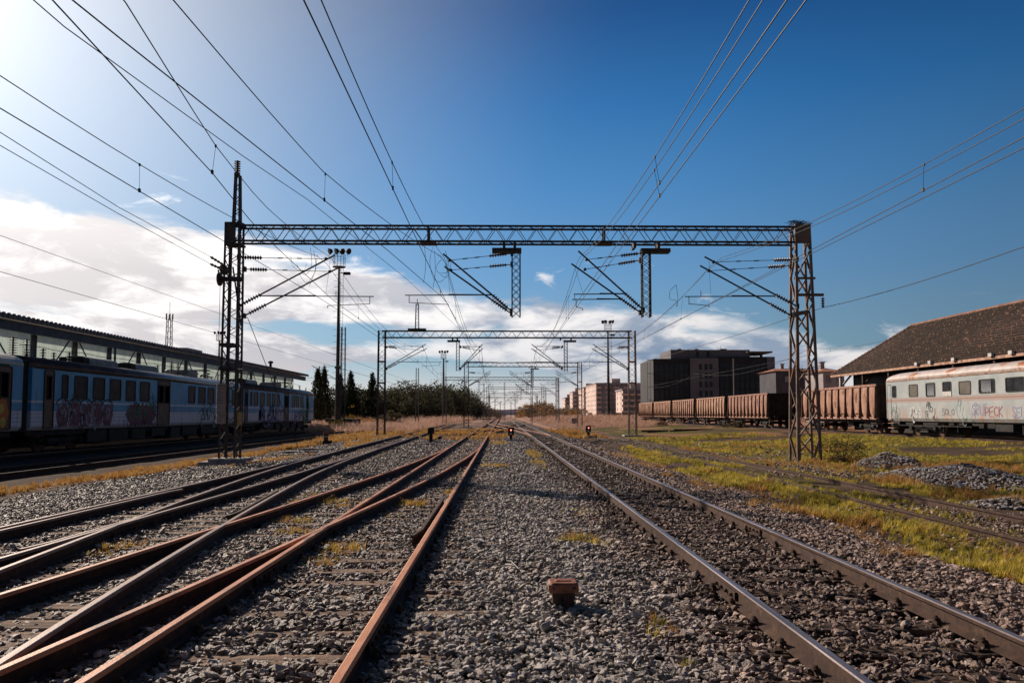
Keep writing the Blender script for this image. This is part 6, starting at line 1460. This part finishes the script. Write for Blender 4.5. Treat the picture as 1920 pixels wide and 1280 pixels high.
# point lever stand
p = ath(808,829,0); x,y=p.x,p.y; g = thing('switch_stand','dark point lever stand beside the outer track','switch stand',(x,y,0)); part('post', MB().box(x-.1,x+.1,y-.1,y+.1,-.1,.62), M['black'], g); part('lantern', MB().bbox(x-.2,x+.2,y-.15,y+.15,.55,.95,.05), M['black'], g); part('lever', MB().tube((x,y-.1,.1),(x+.55,y-.3,.3),.03).lathe((x+.5,y-.28,.28),(1,-.3,.3),[(0,.08),(.2,.1),(.22,.03)],8), M['black'], g); part('base_plate', MB().box(x-.6,x+.9,y-.35,y+.25,-.05,.05), M['wood_dark'], g)
p = ath(611,828,0); x,y=p.x,p.y; g = thing('striped_post','short red and white striped marker post at the grass strip','marker post',(x,y,0))
mb=MB(); part('post', MB().tube((x,y,-.1),(x,y,.62),.15,10), M['black'], g)
for k in range(3): part('stripe', MB().tube((x,y,.12+.17*k),(x,y,.21+.17*k),.16,10), M['red_paint'] if k%2==0 else M['white_paint'], g)
part('base', MB().bbox(x-.35,x+.35,y-.3,y+.3,-.1,.08,.02), M['black'], g)
# concrete slabs and dark lumber
def slab(label, px_, py_, L, W, rz, h=.12, mat='concrete', name='concrete_slab'):
    p = ath(px_, py_, 0); mb = MB().bbox(-L/2,L/2,-W/2,W/2,-.02,h,.015); c,s=math.cos(rz),math.sin(rz); z=float(height(p.x,p.y)); mb.v=[(a*c-b_*s+p.x,a*s+b_*c+p.y,q+z+.02) for a,b_,q in mb.v]; return tag(part(name, mb, M[mat], None, origin=(p.x,p.y,0)), label, name.split('_')[-1])
slab('long pale concrete slab on the gravel right of the striped post', 589, 842, 1.0, .35, .1); slab('second pale concrete slab, in front of the long one', 585, 848, .6, .3, -.1); slab('darker slab lying left of the pale pair', 552, 846, .9, .5, .15)
slab('pale slab by the point lever stand', 805, 834, .9, .25, .05); slab('thin pale plank on the gravel before the left track', 666, 887, .55, .12, .2, .06); slab('flat white stone slab in the middle gravel strip', 985, 890, .35, .3, .1, .05)
r_ = random.Random(8)
for px_,py_,lb in ((855,790,'pile of old dark sleepers at the left leg of the third portal'),(1270,812,'pile of dark sleepers beside the right leg of the second portal'),(760,797,'low pile of dark sleepers behind the outer track')):
    p = ath(px_,py_,0); g = thing('sleeper_pile', lb, 'pile of sleepers', (p.x,p.y,0))
    for k in range(7):
        x=p.x+r_.uniform(-2.4,2.4); y=p.y+r_.uniform(-1,1); a=r_.uniform(-.35,.35); z=.12*(k%3); part('sleeper', MB().bar((x-1.25*math.cos(a),y-1.25*math.sin(a),z+.08),(x+1.25*math.cos(a),y+1.25*math.sin(a),z+.1),.24,.16), M['wood_dark'], g)
# flat trailer beyond the train
p = ath(652,791,.0); x,y = p.x, 110; x = mx(648,110); g = thing('flat_trailer','dark flat platform trailer standing beyond the floodlight mast','trailer',(x,y,0))
part('deck', MB().bbox(x-2.2,x+1.6,y-3,y+3,.7,1.15,.04).box(x+1.0,x+1.6,y-3,y+3,.35,.75), M['black'], g)
for a in (-1.5,-.4): 
    for b_ in (-2.6,2.4): part('wheel', MB().lathe((x+a,y+b_,.4),(0,1,0),[(0,.1),(0,.38),(.25,.38),(.25,.1)],12), M['black'], g)
# fence before the flats
g = thing('fence','dark slatted fence in front of the pale apartment blocks','fence',(mx(1150,300),300,0)); xa,xb = mx(1140,300),mx(1235,300)
part('rail', MB().box(xa,xb,300,300.1,2.3,2.5).box(xa,xb,300,300.1,.9,1.0), M['black'], g)
k=0; x=xa
while x < xb: part('panel', MB().box(x+.12,x+2.6,300.02,300.08,.2,2.3), M['office_dark'], g); part('post', MB().box(x,x+.1,299.95,300.15,0,2.6), M['black'], g); x += 2.72
